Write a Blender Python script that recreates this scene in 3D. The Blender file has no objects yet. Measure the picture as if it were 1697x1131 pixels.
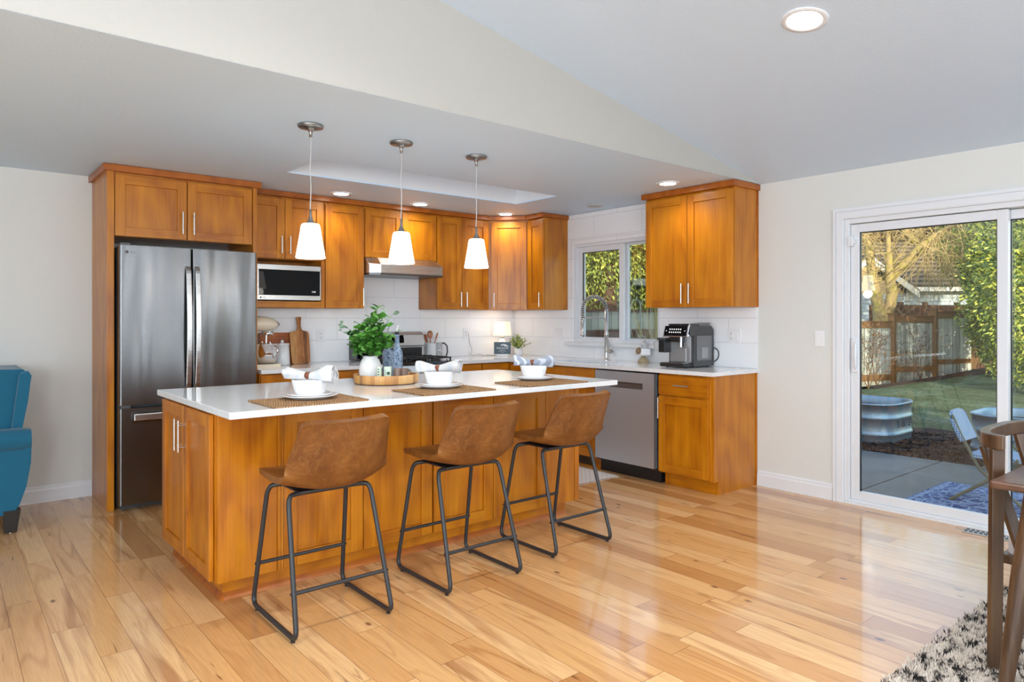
import bpy, math, random
from mathutils import Vector, Matrix
random.seed(7)
C = bpy.context.scene
R = math.radians
# ---------------- camera, world, sun, big lights, exposure ----------------
TH = R(39.78)
cam_d = bpy.data.cameras.new('camera'); cam = bpy.data.objects.new('camera', cam_d)
C.collection.objects.link(cam); C.camera = cam
cam_d.sensor_width = 36; cam_d.lens = 36*1147/1697; cam_d.shift_y = -(565.5-528.7)/1697
cam_d.clip_start = .05; cam_d.clip_end = 300
cam.location = (0, 0, 1.307); cam.rotation_euler = (math.pi/2, 0, -TH)
C.view_settings.view_transform = 'Standard'; C.view_settings.look = 'None'
C.view_settings.gamma = 1; C.view_settings.use_curve_mapping = False
C.view_settings.exposure = 0.33
w = bpy.data.worlds.new('sky'); C.world = w; w.use_nodes = True
wn = w.node_tree.nodes; bg = wn['Background']
sky = wn.new('ShaderNodeTexSky'); sky.sky_type = 'NISHITA'; sky.sun_disc = False
sky.sun_elevation = R(20); sky.sun_rotation = R(240); sky.air_density = 1.2; sky.dust_density = 1.0
w.node_tree.links.new(sky.outputs[0], bg.inputs[0]); bg.inputs[1].default_value = 0.37
def lamp(name, kind, energy, loc, direction=None, color=(1, 1, 1), **kw):
    d = bpy.data.lights.new(name, kind); d.energy = energy; d.color = color
    for k, v in kw.items(): setattr(d, k, v)
    o = bpy.data.objects.new(name, d); C.collection.objects.link(o); o.location = loc
    if direction: o.rotation_euler = Vector(direction).to_track_quat('-Z', 'Y').to_euler()
    return o
SUN = Vector((-.66, -.75, 0)).normalized()
el = R(14)
sd = Vector((SUN.x*math.cos(el), SUN.y*math.cos(el), math.sin(el)))
lamp('sun', 'SUN', 6.2, (0, 0, 20), -sd, (1, .84, .58), angle=R(.6))
WCOL = (.77, .885, 1)
for wx, ww, we in ((-2.0, 1.1, 72), (-.3, 1.0, 22), (1.2, 1.0, 22), (2.85, .16, 20), (4.25, .12, 15)):  # added fill lights, unseen; the narrow two put streaks on the fridge
    lamp('rear_fill_area', 'AREA', we, (wx, -3.95, 1.55), (0, 1, 0), WCOL, shape='RECTANGLE', size=ww, size_y=1.8)
lamp('left_fill_area', 'AREA', 88, (-2.95, .6, 1.5), (1, 0, 0), WCOL, shape='RECTANGLE', size=2.6, size_y=1.7)  # added fill lights along the unseen left wall
lamp('left_fill_area', 'AREA', 66, (-2.95, -2.6, 1.5), (1, 0, 0), WCOL, shape='RECTANGLE', size=1.8, size_y=1.7)

# ---------------- mesh helper ----------------
class MB:
    def __init__(s, M=None): s.v = []; s.f = []; s.m = []; s.s = []; s.M = M
    def add(s, vs, fs, mi=0, sm=False):
        b = len(s.v)
        for p in vs:
            p = Vector(p); s.v.append(s.M @ p if s.M else p)
        for f in fs: s.f.append([b+i for i in f]); s.m.append(mi); s.s.append(sm)
        return s
    def box(s, x0, x1, y0, y1, z0, z1, mi=0):
        vs = [(x, y, z) for x in (x0, x1) for y in (y0, y1) for z in (z0, z1)]
        return s.add(vs, [(0,1,3,2), (4,6,7,5), (0,4,5,1), (2,3,7,6), (0,2,6,4), (1,5,7,3)], mi)
    def prism(s, pts, z0, z1, mi=0, sm=False, top=1.0, c=(0, 0)):
        n = len(pts)
        vs = [(x, y, z0) for x, y in pts]+[(c[0]+(x-c[0])*top, c[1]+(y-c[1])*top, z1) for x, y in pts]
        s.add(vs, [(i, (i+1) % n, n+(i+1) % n, n+i) for i in range(n)], mi, sm)
        return s.add(vs, [tuple(range(n))[::-1], tuple(range(n, 2*n))], mi)
    def prismx(s, pts, x0, x1, mi=0, sm=False):      # outline in (y, z), extruded along x
        n = len(pts); vs = [(x0, a, b) for a, b in pts]+[(x1, a, b) for a, b in pts]
        s.add(vs, [(i, (i+1) % n, n+(i+1) % n, n+i) for i in range(n)], mi, sm)
        return s.add(vs, [tuple(range(n))[::-1], tuple(range(n, 2*n))], mi)
    def prismy(s, pts, y0, y1, mi=0, sm=False):      # outline in (x, z), extruded along y
        n = len(pts); vs = [(a, y0, b) for a, b in pts]+[(a, y1, b) for a, b in pts]
        s.add(vs, [(i, (i+1) % n, n+(i+1) % n, n+i) for i in range(n)], mi, sm)
        return s.add(vs, [tuple(range(n))[::-1], tuple(range(n, 2*n))], mi)
    def tube(s, pts, r, n=8, mi=0, cap=True):
        pts = [Vector(p) for p in pts]; k = len(pts)
        rs = r if isinstance(r, (list, tuple)) else [r]*k
        ref = None; vs = []
        for i, p in enumerate(pts):
            t = (pts[min(i+1, k-1)]-pts[max(i-1, 0)]).normalized()
            if ref is None:
                ref = t.orthogonal().normalized()
            ref = (ref-t*ref.dot(t))
            if ref.length < 1e-6: ref = t.orthogonal()
            ref.normalize(); b = t.cross(ref)
            for j in range(n):
                a = 2*math.pi*j/n; vs.append(p+(ref*math.cos(a)+b*math.sin(a))*rs[i])
        fs = [(i*n+j, i*n+(j+1) % n, (i+1)*n+(j+1) % n, (i+1)*n+j) for i in range(k-1) for j in range(n)]
        s.add(vs, fs, mi, True)
        if cap: s.add(vs[:n], [tuple(range(n))[::-1]], mi); s.add(vs[-n:], [tuple(range(n))], mi)
        return s
    def cyl(s, p0, p1, r0, r1=None, n=20, mi=0): return s.tube([p0, p1], [r0, r0 if r1 is None else r1], n, mi)
    def lathe(s, prof, c=(0, 0, 0), n=36, mi=0, sx=1, sy=1):
        k = len(prof); vs = [(c[0]+r*sx*math.cos(2*math.pi*j/n), c[1]+r*sy*math.sin(2*math.pi*j/n), c[2]+z) for r, z in prof for j in range(n)]
        return s.add(vs, [(i*n+j, i*n+(j+1) % n, (i+1)*n+(j+1) % n, (i+1)*n+j) for i in range(k-1) for j in range(n)], mi, True)
    def grid(s, fn, nu, nv, mi=0, sm=True, cu=False):
        vs = [fn(i/nu, j/nv) for i in range(nu+(0 if cu else 1)) for j in range(nv+1)]
        q = nv+1; m = nu if cu else nu+1
        return s.add(vs, [(i*q+j, ((i+1) % m)*q+j, ((i+1) % m)*q+j+1, i*q+j+1) for i in range(nu) for j in range(nv)], mi, sm)
    def build(s, name, mat, parent=None, loc=None, bev=0, sub=0, solid=0, wn=False):
        org = Vector(parent['_o']) if parent and '_o' in parent else (Vector(loc) if loc else Vector((0, 0, 0)))
        me = bpy.data.meshes.new(name); me.from_pydata([p-org for p in s.v], [], s.f)
        for m in (mat if isinstance(mat, (list, tuple)) else [mat]): me.materials.append(m)
        me.polygons.foreach_set('material_index', s.m); me.polygons.foreach_set('use_smooth', s.s); me.update()
        o = bpy.data.objects.new(name, me); C.collection.objects.link(o)
        if parent: o.parent = parent; o['_o'] = tuple(org)
        else: o.location = org; o['_o'] = tuple(org)
        if solid: md = o.modifiers.new('solid', 'SOLIDIFY'); md.thickness = solid; md.offset = -1
        if bev:
            md = o.modifiers.new('bevel', 'BEVEL'); md.width = bev; md.segments = 2; md.limit_method = 'ANGLE'; md.angle_limit = R(40)
        if sub: md = o.modifiers.new('sub', 'SUBSURF'); md.levels = sub; md.render_levels = sub
        return o
def thing(name, label, cat, loc=(0, 0, 0), group=None):
    o = bpy.data.objects.new(name, None); C.collection.objects.link(o); o.location = loc; o['_o'] = tuple(loc)
    o.empty_display_size = .1
    return tag(o, label, cat, group)
def tag(o, label, cat, group=None, kind=None):
    o['label'] = label; o['category'] = cat
    if group: o['group'] = group
    if kind: o['kind'] = kind
    return o
def struct(o, label=None):
    o['kind'] = 'structure'
    if label: o['label'] = label
    return o
def copy_tree(o, parent=None):
    c = o.copy(); C.collection.objects.link(c); c.parent = parent
    for ch in o.children: copy_tree(ch, c)
    return c
def put(o, label, loc, rz=0, group=None):
    o.location = loc; o.rotation_euler = (0, 0, rz); o['label'] = label
    if group: o['group'] = group
    return o
def frame(O, u, n):            # local (a along face, d outward, z up) -> world
    u = Vector(u).normalized(); n = Vector(n).normalized()
    return Matrix(((u.x, n.x, 0, O[0]), (u.y, n.y, 0, O[1]), (0, 0, 1, O[2]), (0, 0, 0, 1)))
def text_mesh(txt, size, depth, name, mat, parent, M, align='CENTER', spacing=1.0):
    cu = bpy.data.curves.new(name, 'FONT'); cu.body = txt; cu.size = size; cu.extrude = depth; cu.align_x = align; cu.align_y = 'CENTER'
    cu.space_character = spacing; cu.resolution_u = 3
    t = bpy.data.objects.new(name+'_src', cu); C.collection.objects.link(t); bpy.context.view_layer.update()
    me = bpy.data.meshes.new_from_object(t.evaluated_get(bpy.context.evaluated_depsgraph_get()))
    bpy.data.objects.remove(t); bpy.data.curves.remove(cu)
    org = Vector(parent['_o'])
    me.transform(Matrix.Translation(-org) @ M); me.materials.clear(); me.materials.append(mat)
    o = bpy.data.objects.new(name, me); C.collection.objects.link(o); o.parent = parent; o['_o'] = tuple(org)
    return o
def tframe(O, u, n):          # text frame: x along u, y up, z outward along n
    u = Vector(u).normalized(); n = Vector(n).normalized()
    return Matrix(((u.x, 0, n.x, O[0]), (u.y, 0, n.y, O[1]), (0, 1, 0, O[2]), (0, 0, 0, 1)))
def rrect(x0, x1, y0, y1, r, n=5):
    out = []
    for cx, cy, a0 in ((x1-r, y1-r, 0), (x0+r, y1-r, 90), (x0+r, y0+r, 180), (x1-r, y0+r, 270)):
        for i in range(n+1):
            a = R(a0+90*i/n); out.append((cx+r*math.cos(a), cy+r*math.sin(a)))
    return out

# ---------------- materials ----------------
class NT:
    def __init__(s, name):
        s.m = bpy.data.materials.new(name); s.m.use_nodes = True; s.t = s.m.node_tree; s.b = s.t.nodes['Principled BSDF']
    def n(s, typ, ins=None, **kw):
        nd = s.t.nodes.new('ShaderNode'+typ)
        for k, v in kw.items(): setattr(nd, k, v)
        for k, v in (ins or {}).items():
            if hasattr(v, 'links') or isinstance(v, bpy.types.NodeSocket): s.t.links.new(v, nd.inputs[k])
            else: nd.inputs[k].default_value = v
        return nd
    def math(s, op, a, b=0.0, c=None):
        d = {0: a, 1: b}
        if c is not None: d[2] = c
        return s.n('Math', d, operation=op).outputs[0]
    def co(s, kind='Object'): return s.n('TexCoord').outputs[kind]
    def map(s, vec, sc=(1, 1, 1), rot=(0, 0, 0)): return s.n('Mapping', {0: vec, 2: rot, 3: sc}).outputs[0]
    def noise(s, vec, scale=5, detail=4, rough=.5, dist=0): return s.n('TexNoise', {'Vector': vec, 'Scale': scale, 'Detail': detail, 'Roughness': rough, 'Distortion': dist})
    def ramp(s, fac, stops):
        nd = s.n('ValToRGB', {0: fac}); e = nd.color_ramp.elements
        while len(e) < len(stops): e.new(.5)
        for i, (p, c) in enumerate(stops): e[i].position = p; e[i].color = tuple(c)+(1,)
        return nd.outputs[0]
    def mix(s, fac, a, b, bt='MIX'):
        nd = s.n('Mix', data_type='RGBA', blend_type=bt)
        for k, v in ((0, fac), (6, a), (7, b)):
            if isinstance(v, bpy.types.NodeSocket): s.t.links.new(v, nd.inputs[k])
            else: nd.inputs[k].default_value = v if k == 0 else tuple(v)+(1,)
        return nd.outputs[2]
    def set(s, **kw):
        names = dict(color='Base Color', rough='Roughness', metal='Metallic', normal='Normal', spec='Specular IOR Level', coat='Coat Weight', coatr='Coat Roughness', trans='Transmission Weight', ior='IOR', emis='Emission Color', estr='Emission Strength', alpha='Alpha', aniso='Anisotropic', subs='Subsurface Weight', sheen='Sheen Weight')
        for k, v in kw.items():
            i = s.b.inputs[names[k]]
            if isinstance(v, bpy.types.NodeSocket): s.t.links.new(v, i)
            elif k in ('color', 'emis'): i.default_value = tuple(v)+(1,)
            else: i.default_value = v
        return s
    def bump(s, h, strength=.2, dist=.01):
        s.set(normal=s.n('Bump', {'Height': h, 'Strength': strength, 'Distance': dist}).outputs[0]); return s
def lin(r, g, b): return tuple(((c/255)/12.92 if c/255 <= .04045 else ((c/255+.055)/1.055)**2.4) for c in (r, g, b))
def plain(name, col, rough=.5, **kw): return NT(name).set(color=col, rough=rough, **kw).m
def wood(name, dark, mid, light, axis=2, rough=.34, coat=.1, scale=1.0):
    t = NT(name); co = t.co()
    rnd = t.n('ObjectInfo').outputs['Random']
    off = t.n('VectorMath', {0: co, 1: t.n('CombineXYZ', {0: t.math('MULTIPLY', rnd, 9.0), 1: t.math('MULTIPLY', rnd, 5.0), 2: t.math('MULTIPLY', rnd, 3.0)}).outputs[0]}, operation='ADD').outputs[0]
    sc = [14*scale]*3; sc[axis] = 1.1*scale
    n1 = t.noise(t.map(off, tuple(sc)), 1.0, 5, .6, .6)
    sc2 = [120*scale]*3; sc2[axis] = 3*scale
    n2 = t.noise(t.map(off, tuple(sc2)), 1.0, 2, .6)
    n3 = t.noise(t.map(off, (3, 3, 1.2)), 1.0, 1, .5, .3)
    band = t.math('PINGPONG', t.math('MULTIPLY', n3.outputs[0], 9.0), 1.0)
    f = t.math('ADD', t.math('MULTIPLY', n1.outputs[0], .62), t.math('ADD', t.math('MULTIPLY', n2.outputs[0], .22), t.math('MULTIPLY', band, .16)))
    col = t.ramp(f, [(.3, dark), (.5, mid), (.72, light)])
    t.set(color=col, rough=rough, coat=coat, coatr=.15)
    t.bump(n2.outputs[0], .05, .002)
    return t.m
WV = wood('honey_maple_vertical', lin(150, 79, 2), lin(184, 110, 4), lin(205, 132, 14))
WX = wood('honey_maple_along_x', lin(150, 79, 2), lin(183, 109, 4), lin(204, 131, 14), 0)
WY = wood('honey_maple_along_y', lin(150, 79, 2), lin(183, 109, 4), lin(204, 131, 14), 1)
WCROWN = wood('honey_maple_crown', lin(136, 66, 6), lin(166, 88, 12), lin(184, 104, 22), 0)
WDK = wood('walnut_furniture', lin(40, 27, 17), lin(76, 53, 35), lin(112, 84, 58), 2, .4, .15)
WTABLE = wood('walnut_table_top', lin(58, 34, 24), lin(86, 54, 38), lin(106, 70, 50), 1, .3, .3)
ACACIA = wood('acacia_board', lin(105, 56, 22), lin(176, 110, 55), lin(212, 155, 96), 2, .5, .05, 2.2)
ACACIA2 = wood('acacia_board_dark', lin(120, 56, 20), lin(176, 92, 40), lin(205, 130, 70), 0, .5, .05, 2.0)
SPOON = wood('copper_brown_wood', lin(120, 66, 38), lin(165, 98, 62), lin(195, 130, 90), 2, .45, .1, 4)
def m_floor():
    t = NT('hickory_floor'); sp = t.n('SeparateXYZ', {0: t.co()}).outputs; x, y = sp[0], sp[1]
    W, L = .122, 1.05
    xs = t.math('DIVIDE', x, W); col = t.math('FLOOR', xs)
    r1 = t.n('TexWhiteNoise', {'W': col}, noise_dimensions='1D').outputs[0]
    ys = t.math('ADD', t.math('DIVIDE', y, L), t.math('MULTIPLY', r1, 17.3)); row = t.math('FLOOR', ys)
    idv = t.n('CombineXYZ', {0: col, 1: row, 2: 3.0}).outputs[0]
    wn_ = t.n('TexWhiteNoise', {'Vector': idv}); rc = wn_.outputs['Color']; rv = wn_.outputs['Value']
    s2 = t.n('SeparateColor', {0: rc}).outputs
    fx = t.math('FRACT', xs); fy = t.math('FRACT', ys)
    ex = t.math('MINIMUM', fx, t.math('SUBTRACT', 1.0, fx)); ey = t.math('MINIMUM', fy, t.math('SUBTRACT', 1.0, fy))
    gap = t.math('MAXIMUM', t.math('LESS_THAN', ex, .010), t.math('LESS_THAN', ey, .0014))
    base = t.ramp(rv, [(0, lin(182, 128, 78)), (.2, lin(208, 157, 102)), (.5, lin(220, 172, 116)), (.8, lin(230, 188, 136)), (1, lin(212, 160, 104))])
    v = t.n('CombineXYZ', {0: t.math('ADD', x, t.math('MULTIPLY', s2[0], 30.0)), 1: t.math('ADD', y, t.math('MULTIPLY', s2[1], 30.0)), 2: t.math('MULTIPLY', rv, 20.0)}).outputs[0]
    n1 = t.noise(t.map(v, (16, 2.0, 1)), 1, 5, .62, 1.0).outputs[0]
    fine = t.noise(t.map(v, (160, 6, 1)), 1, 3, .6).outputs[0]
    g = t.mix(t.math('MULTIPLY', t.ramp(fine, [(.35, (1, 1, 1)), (.6, (0, 0, 0))]), .22), base, lin(160, 108, 62))
    # heartwood figure: growth rings on some planks, dark mineral streaks on a few
    ring = t.math('PINGPONG', t.math('MULTIPLY', t.noise(t.map(v, (6, .55, 1)), 1, 2, .5, .7).outputs[0], 12.0), 1.0)
    rmask = t.math('MULTIPLY', t.ramp(ring, [(.0, (1, 1, 1)), (.3, (0, 0, 0))]), t.math('MULTIPLY', s2[2], .6))
    g = t.mix(rmask, g, lin(158, 100, 54))
    heart = t.ramp(t.noise(t.map(v, (9, .8, 1)), 1, 3, .55, .8).outputs[0], [(.52, (0, 0, 0)), (.68, (1, 1, 1))])
    hm = t.math('MULTIPLY', heart, t.math('MULTIPLY', t.math('GREATER_THAN', s2[0], .5), .65))
    g = t.mix(hm, g, lin(150, 92, 50))
    stre = t.ramp(t.noise(t.map(v, (26, 1.6, 1)), 1, 4, .7, .4).outputs[0], [(.62, (0, 0, 0)), (.68, (1, 1, 1))])
    g = t.mix(t.math('MULTIPLY', stre, t.math('MULTIPLY', t.math('GREATER_THAN', s2[1], .58), .75)), g, lin(96, 56, 30))
    kn = t.n('TexVoronoi', {'Vector': t.map(v, (5, 2.6, 1)), 'Scale': 1.0}).outputs['Distance']
    g = t.mix(t.math('MULTIPLY', t.ramp(kn, [(.03, (1, 1, 1)), (.07, (0, 0, 0))]), .8), g, lin(84, 48, 26))
    g = t.mix(t.math('MULTIPLY', gap, .65), g, lin(110, 66, 34))
    t.set(color=g, rough=t.math('ADD', .13, t.math('MULTIPLY', fine, .06)), coat=.35, coatr=.05, spec=.5)
    wav = t.noise(t.map(t.co(), (4, 1.2, 1)), 1, 2, .5).outputs[0]
    t.bump(t.math('ADD', t.math('MULTIPLY', gap, -.8), t.math('ADD', t.math('MULTIPLY', fine, .05), t.math('MULTIPLY', wav, .8))), .14, .004)
    return t.m
FLOOR = m_floor()
def paint(name, col, sc=140, st=.25, rough=.65):
    t = NT(name); n = t.noise(t.co(), sc, 3, .6).outputs[0]
    t.set(color=col, rough=rough); t.bump(n, st, .004); return t.m
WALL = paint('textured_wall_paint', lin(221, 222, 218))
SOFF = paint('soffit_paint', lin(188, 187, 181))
CEIL = paint('ceiling_paint', lin(210, 229, 248), 110, .45, .55)
CEILK = paint('kitchen_ceiling_paint', lin(212, 234, 254), 110, .4, .5)
WELL = paint('skylight_well_paint', lin(232, 232, 232), 110, .2)
TRIM = plain('white_trim', lin(228, 230, 234), .35)
VINYL = plain('white_vinyl', lin(226, 228, 232), .3)
def m_tile():
    t = NT('white_wall_tile'); sp = t.n('SeparateXYZ', {0: t.n('NewGeometry').outputs['Position']}).outputs
    h = t.math('ADD', sp[0], sp[1]); v = t.n('CombineXYZ', {0: t.math('ADD', h, .24), 1: t.math('SUBTRACT', sp[2], .114), 2: 0.0}).outputs[0]
    b = t.n('TexBrick', {'Vector': v, 'Scale': 1.0, 'Mortar Size': .0016, 'Mortar Smooth': .1, 'Brick Width': .6, 'Row Height': .2, 'Color1': lin(246, 247, 249)+(1,), 'Color2': lin(242, 244, 247)+(1,), 'Mortar': lin(200, 202, 206)+(1,)})
    b.offset = .5
    wv = t.noise(t.map(v, (1.2, 34, 1)), 1, 2, .5, .3).outputs[0]
    t.set(color=b.outputs['Color'], rough=.12, coat=.3, coatr=.05)
    t.bump(t.math('ADD', t.math('MULTIPLY', b.outputs['Fac'], -.6), wv), .35, .003)
    return t.m
TILE = m_tile()
def m_quartz():
    t = NT('white_quartz'); co = t.co()
    n = t.noise(co, 5, 6, .7, 1.8).outputs[0]
    c = t.ramp(n, [(.3, lin(224, 226, 228)), (.47, lin(230, 232, 233)), (.5, lin(221, 223, 225)), (.53, lin(231, 232, 233)), (.8, lin(224, 226, 229))])
    t.set(color=c, rough=.1, coat=.2, coatr=.04); return t.m
QUARTZ = m_quartz()
def m_steel(name, base, axis=2, rough=.24, wave=.55, an=0):
    t = NT(name); co = t.co()
    sc = [260]*3; sc[axis] = 2
    n = t.noise(t.map(co, tuple(sc)), 1, 2, .5).outputs[0]
    t.set(color=base, metal=1.0, rough=t.math('ADD', rough, t.math('MULTIPLY', n, .06)))
    sc = [5, 5, 5]; sc[2] = .8
    wv = t.noise(t.map(co, tuple(sc)), 1, 1, .4, .3).outputs[0]
    if an:
        t.set(aniso=an); t.b.inputs['Anisotropic Rotation'].default_value = .25
        t.t.links.new(t.n('Tangent', direction_type='RADIAL', axis='Z').outputs[0], t.b.inputs['Tangent'])
    t.bump(t.math('ADD', t.math('MULTIPLY', n, .01), wv), wave, .02)
    return t.m
STEEL = m_steel('brushed_stainless', (.20, .203, .208), 2, .22, .7, .7)
STEELD = m_steel('brushed_stainless_dishwasher', (.70, .79, .88), 0, .42, .3)
STEELH = m_steel('hood_stainless', (.58, .575, .57), 0, .25, .1)
NICKEL = plain('brushed_nickel', (.62, .61, .59), .28, metal=1)
NICKD = plain('pewter_metal', (.33, .33, .33), .32, metal=1)
CHROME = plain('chrome', (.75, .76, .78), .1, metal=1)
BLACK = plain('black_plastic', (.012, .012, .013), .35)
BLKGLASS = plain('black_glass', (.003, .003, .004), .03, spec=.16)
DARK = plain('dark_recess', (.01, .01, .01), .8)
GREYPL = plain('grey_plastic', (.085, .087, .09), .38)
IRON = plain('black_cast_iron', (.015, .015, .016), .5)
FRAME = plain('black_powder_coated_steel', (.022, .023, .026), .42)
CERAM = plain('white_glazed_ceramic', lin(238, 239, 241), .12, coat=.4)
MATTEW = plain('matte_white_ceramic', lin(226, 226, 226), .6)
WPLAST = plain('white_plastic', lin(236, 236, 238), .3)
def m_leather():
    t = NT('distressed_tan_leather'); co = t.co()
    n = t.noise(co, 6, 4, .6, .1).outputs[0]; vn = t.noise(t.map(co, (1, 1, 1)), 11, 5, .6, .9).outputs[0]
    c = t.ramp(n, [(.3, lin(92, 52, 19)), (.5, lin(116, 69, 26)), (.7, lin(138, 88, 38))])
    veins = t.ramp(vn, [(.47, (0, 0, 0)), (.5, (1, 1, 1)), (.53, (0, 0, 0))])
    c = t.mix(t.math('MULTIPLY', veins, .15), c, lin(178, 130, 70))
    t.set(color=c, rough=.42, spec=.4); t.bump(t.noise(co, 260, 2).outputs[0], .12, .002); return t.m
LEATHER = m_leather()
def m_glass(name, tint=(1, 1, 1), refl=.06):
    t = NT(name); nt = t.t
    tr = t.n('BsdfTransparent', {0: tuple(tint)+(1,)}); gl = t.n('BsdfGlossy', {'Roughness': .01})
    lw = t.n('LayerWeight', {0: .5}).outputs['Facing']; mx = t.n('MixShader', {0: t.math('ADD', refl, t.math('MULTIPLY', t.math('POWER', lw, 5.0), .9))})
    nt.links.new(tr.outputs[0], mx.inputs[1]); nt.links.new(gl.outputs[0], mx.inputs[2])
    nt.links.new(mx.outputs[0], nt.nodes['Material Output'].inputs[0]); nt.nodes.remove(t.b)
    return t.m
GLASS = m_glass('window_glass', (.96, .98, .97))
def emit(name, col, st, base=(.9, .9, .9)): return NT(name).set(color=base, rough=.4, emis=col, estr=st).m
# ---------------- room shell ----------------
XR, YB, ZC = 4.968, 5.932, 2.36
XL, YF = -3.0, -4.0
SL = .1845; XRIDGE = .1; ZR = ZC+SL*(XR-XRIDGE); YS = 2.918
struct(MB().box(XL-.15, XR, YF-.15, YB+.15, -.12, 0).build('floor', FLOOR), 'glossy honey hickory plank floor running towards the range wall')
struct(MB().box(XL-.15, XR+.15, YB, YB+.15, -.12, 2.7).build('wall_back', WALL), 'off white textured wall behind the fridge and range')
# right wall with the sink window and the sliding door openings
WY0, WY1, WZ0, WZ1 = 3.90, 4.985, 1.075, 2.055
DY0, DY1, DZ1 = .44, 2.273, 2.014
m = MB()
m.box(XR, XR+.15, WY1, YB, -.12, 2.7).box(XR, XR+.15, WY0, WY1, -.12, WZ0).box(XR, XR+.15, WY0, WY1, WZ1, 2.7)
m.box(XR, XR+.15, DY1, WY0, -.12, 2.7).box(XR, XR+.15, DY0, DY1, DZ1, 2.7).box(XR, XR+.15, DY0, DY1, -.12, -.012).box(XR, XR+.15, YF-.15, DY0, -.12, 2.7)
struct(m.build('wall_right', WALL), 'off white textured wall holding the sink window and the sliding glass door')
struct(MB().box(XL-.15, XR+.15, YF-.15, YF, -.12, 3.6).build('wall_front', WALL), 'off white wall on the living side of the room')
struct(MB().box(XL-.15, XL, YF, YB, -.12, 3.6).build('wall_left', WALL), 'off white wall on the far left of the room')
# dropped kitchen ceiling, with the skylight well
SX0, SX1, SY0, SY1 = 1.94, 4.095, 4.31, 4.857
m = MB()
m.box(XL, SX0, YS+.12, YB, ZC, ZC+.01).box(SX1, XR, YS+.12, YB, ZC, ZC+.01).box(SX0, SX1, YS+.12, SY0, ZC, ZC+.01).box(SX0, SX1, SY1, YB, ZC, ZC+.01)
m.box(XL, SX0-.05, YS+.12, YB, ZC+.01, ZC+.1).box(SX1+.05, XR, YS+.12, YB, ZC+.01, ZC+.1).box(SX0-.05, SX1+.05, YS+.12, SY0-.05, ZC+.01, ZC+.1).box(SX0-.05, SX1+.05, SY1+.05, YB, ZC+.01, ZC+.1)
m.box(XL, XR, YS, YS+.12, ZC-.0005, ZC+.001)
struct(m.build('ceiling', CEILK), 'flat light grey kitchen ceiling with recessed lights and a skylight well')
# soffit face: vertical wall over the kitchen edge up to the sloped ceiling
zl = ZR-(XRIDGE-XL)*SL
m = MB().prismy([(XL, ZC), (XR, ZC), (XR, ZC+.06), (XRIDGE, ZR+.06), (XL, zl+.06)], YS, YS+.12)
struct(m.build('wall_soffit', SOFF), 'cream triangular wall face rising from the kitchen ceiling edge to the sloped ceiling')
m = MB().prismy([(XR+.15, ZC-.1845*.15), (XR+.15, ZC+.1), (XRIDGE, ZR+.12), (XL-.15, zl+.09), (XL-.15, zl-.03), (XRIDGE, ZR)], YF-.15, YS)
struct(m.build('ceiling_vault', CEIL), 'sloped light grey ceiling rising from the sliding door wall')
# skylight well
m = MB(); T = .03; zt = 3.2
m.box(SX0-T, SX0, SY0-T, SY1+T, ZC+.0105, zt).box(SX1, SX1+T, SY0-T, SY1+T, ZC+.0105, zt).box(SX0, SX1, SY0-T, SY0, ZC+.0105, zt).box(SX0, SX1, SY1, SY1+T, ZC+.0105, zt)
sk = struct(m.build('window_2', WELL), 'white skylight well cut into the kitchen ceiling')
struct(MB().box(SX0, SX1, SY0, SY1, zt-.02, zt-.005).build('skylight_pane', GLASS, sk))
sk.children[0]['label'] = 'clear skylight glazing'
# roof of the house, shading the patio
m = MB().prismy([(5.35, 2.62), (5.35, 2.74), (.1, 4.1), (-3.6, 2.9), (-3.6, 2.78), (.1, 3.98)], -4.6, SY0-.2)
m.prismy([(5.35, 2.62), (5.35, 2.74), (.1, 4.1), (-3.6, 2.9), (-3.6, 2.78), (.1, 3.98)], SY1+.2, 6.6)
m.prismy([(5.35, 2.62), (5.35, 2.74), (SX1+.2, 3.06), (SX1+.2, 2.94)], SY0-.2, SY1+.2)
ROOFG = plain('roof_grey', (.05, .05, .052), .8)
struct(m.build('roof', ROOFG), 'dark shingled roof over the room')
# baseboards
def base_profile(): return [(0, 0), (.016, 0), (.016, .085), (.011, .098), (.011, .108), (.006, .118), (0, .118)]
m = MB().prismy([(XR-a, b) for a, b in base_profile()], DY1+.077, 2.944); struct(m.build('baseboard_right', TRIM), 'white moulded baseboard between the door casing and the end cabinet')
m = MB().prismx([(YB-a, b) for a, b in base_profile()], XL, .888); struct(m.build('baseboard_back', TRIM), 'white moulded baseboard left of the fridge cabinet')
# door casing
def casing(m, y0, y1, z1, wd, xb, steps, zb=0, full=False):
    for a, b, t in steps:
        m.box(xb-t, xb, y1+wd*a, y1+wd*b, zb, z1+wd*a).box(xb-t, xb, y0-wd*b, y0-wd*a, zb, z1+wd*a).box(xb-t, xb, y0-wd*b, y1+wd*b, z1+wd*a, z1+wd*b)
m = MB(); casing(m, DY0, DY1, DZ1, .076, XR, ((0, 1, .012), (.08, .62, .018), (.7, .92, .022)))
struct(m.build('trim_1', TRIM), 'white moulded casing around the sliding door')
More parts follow.
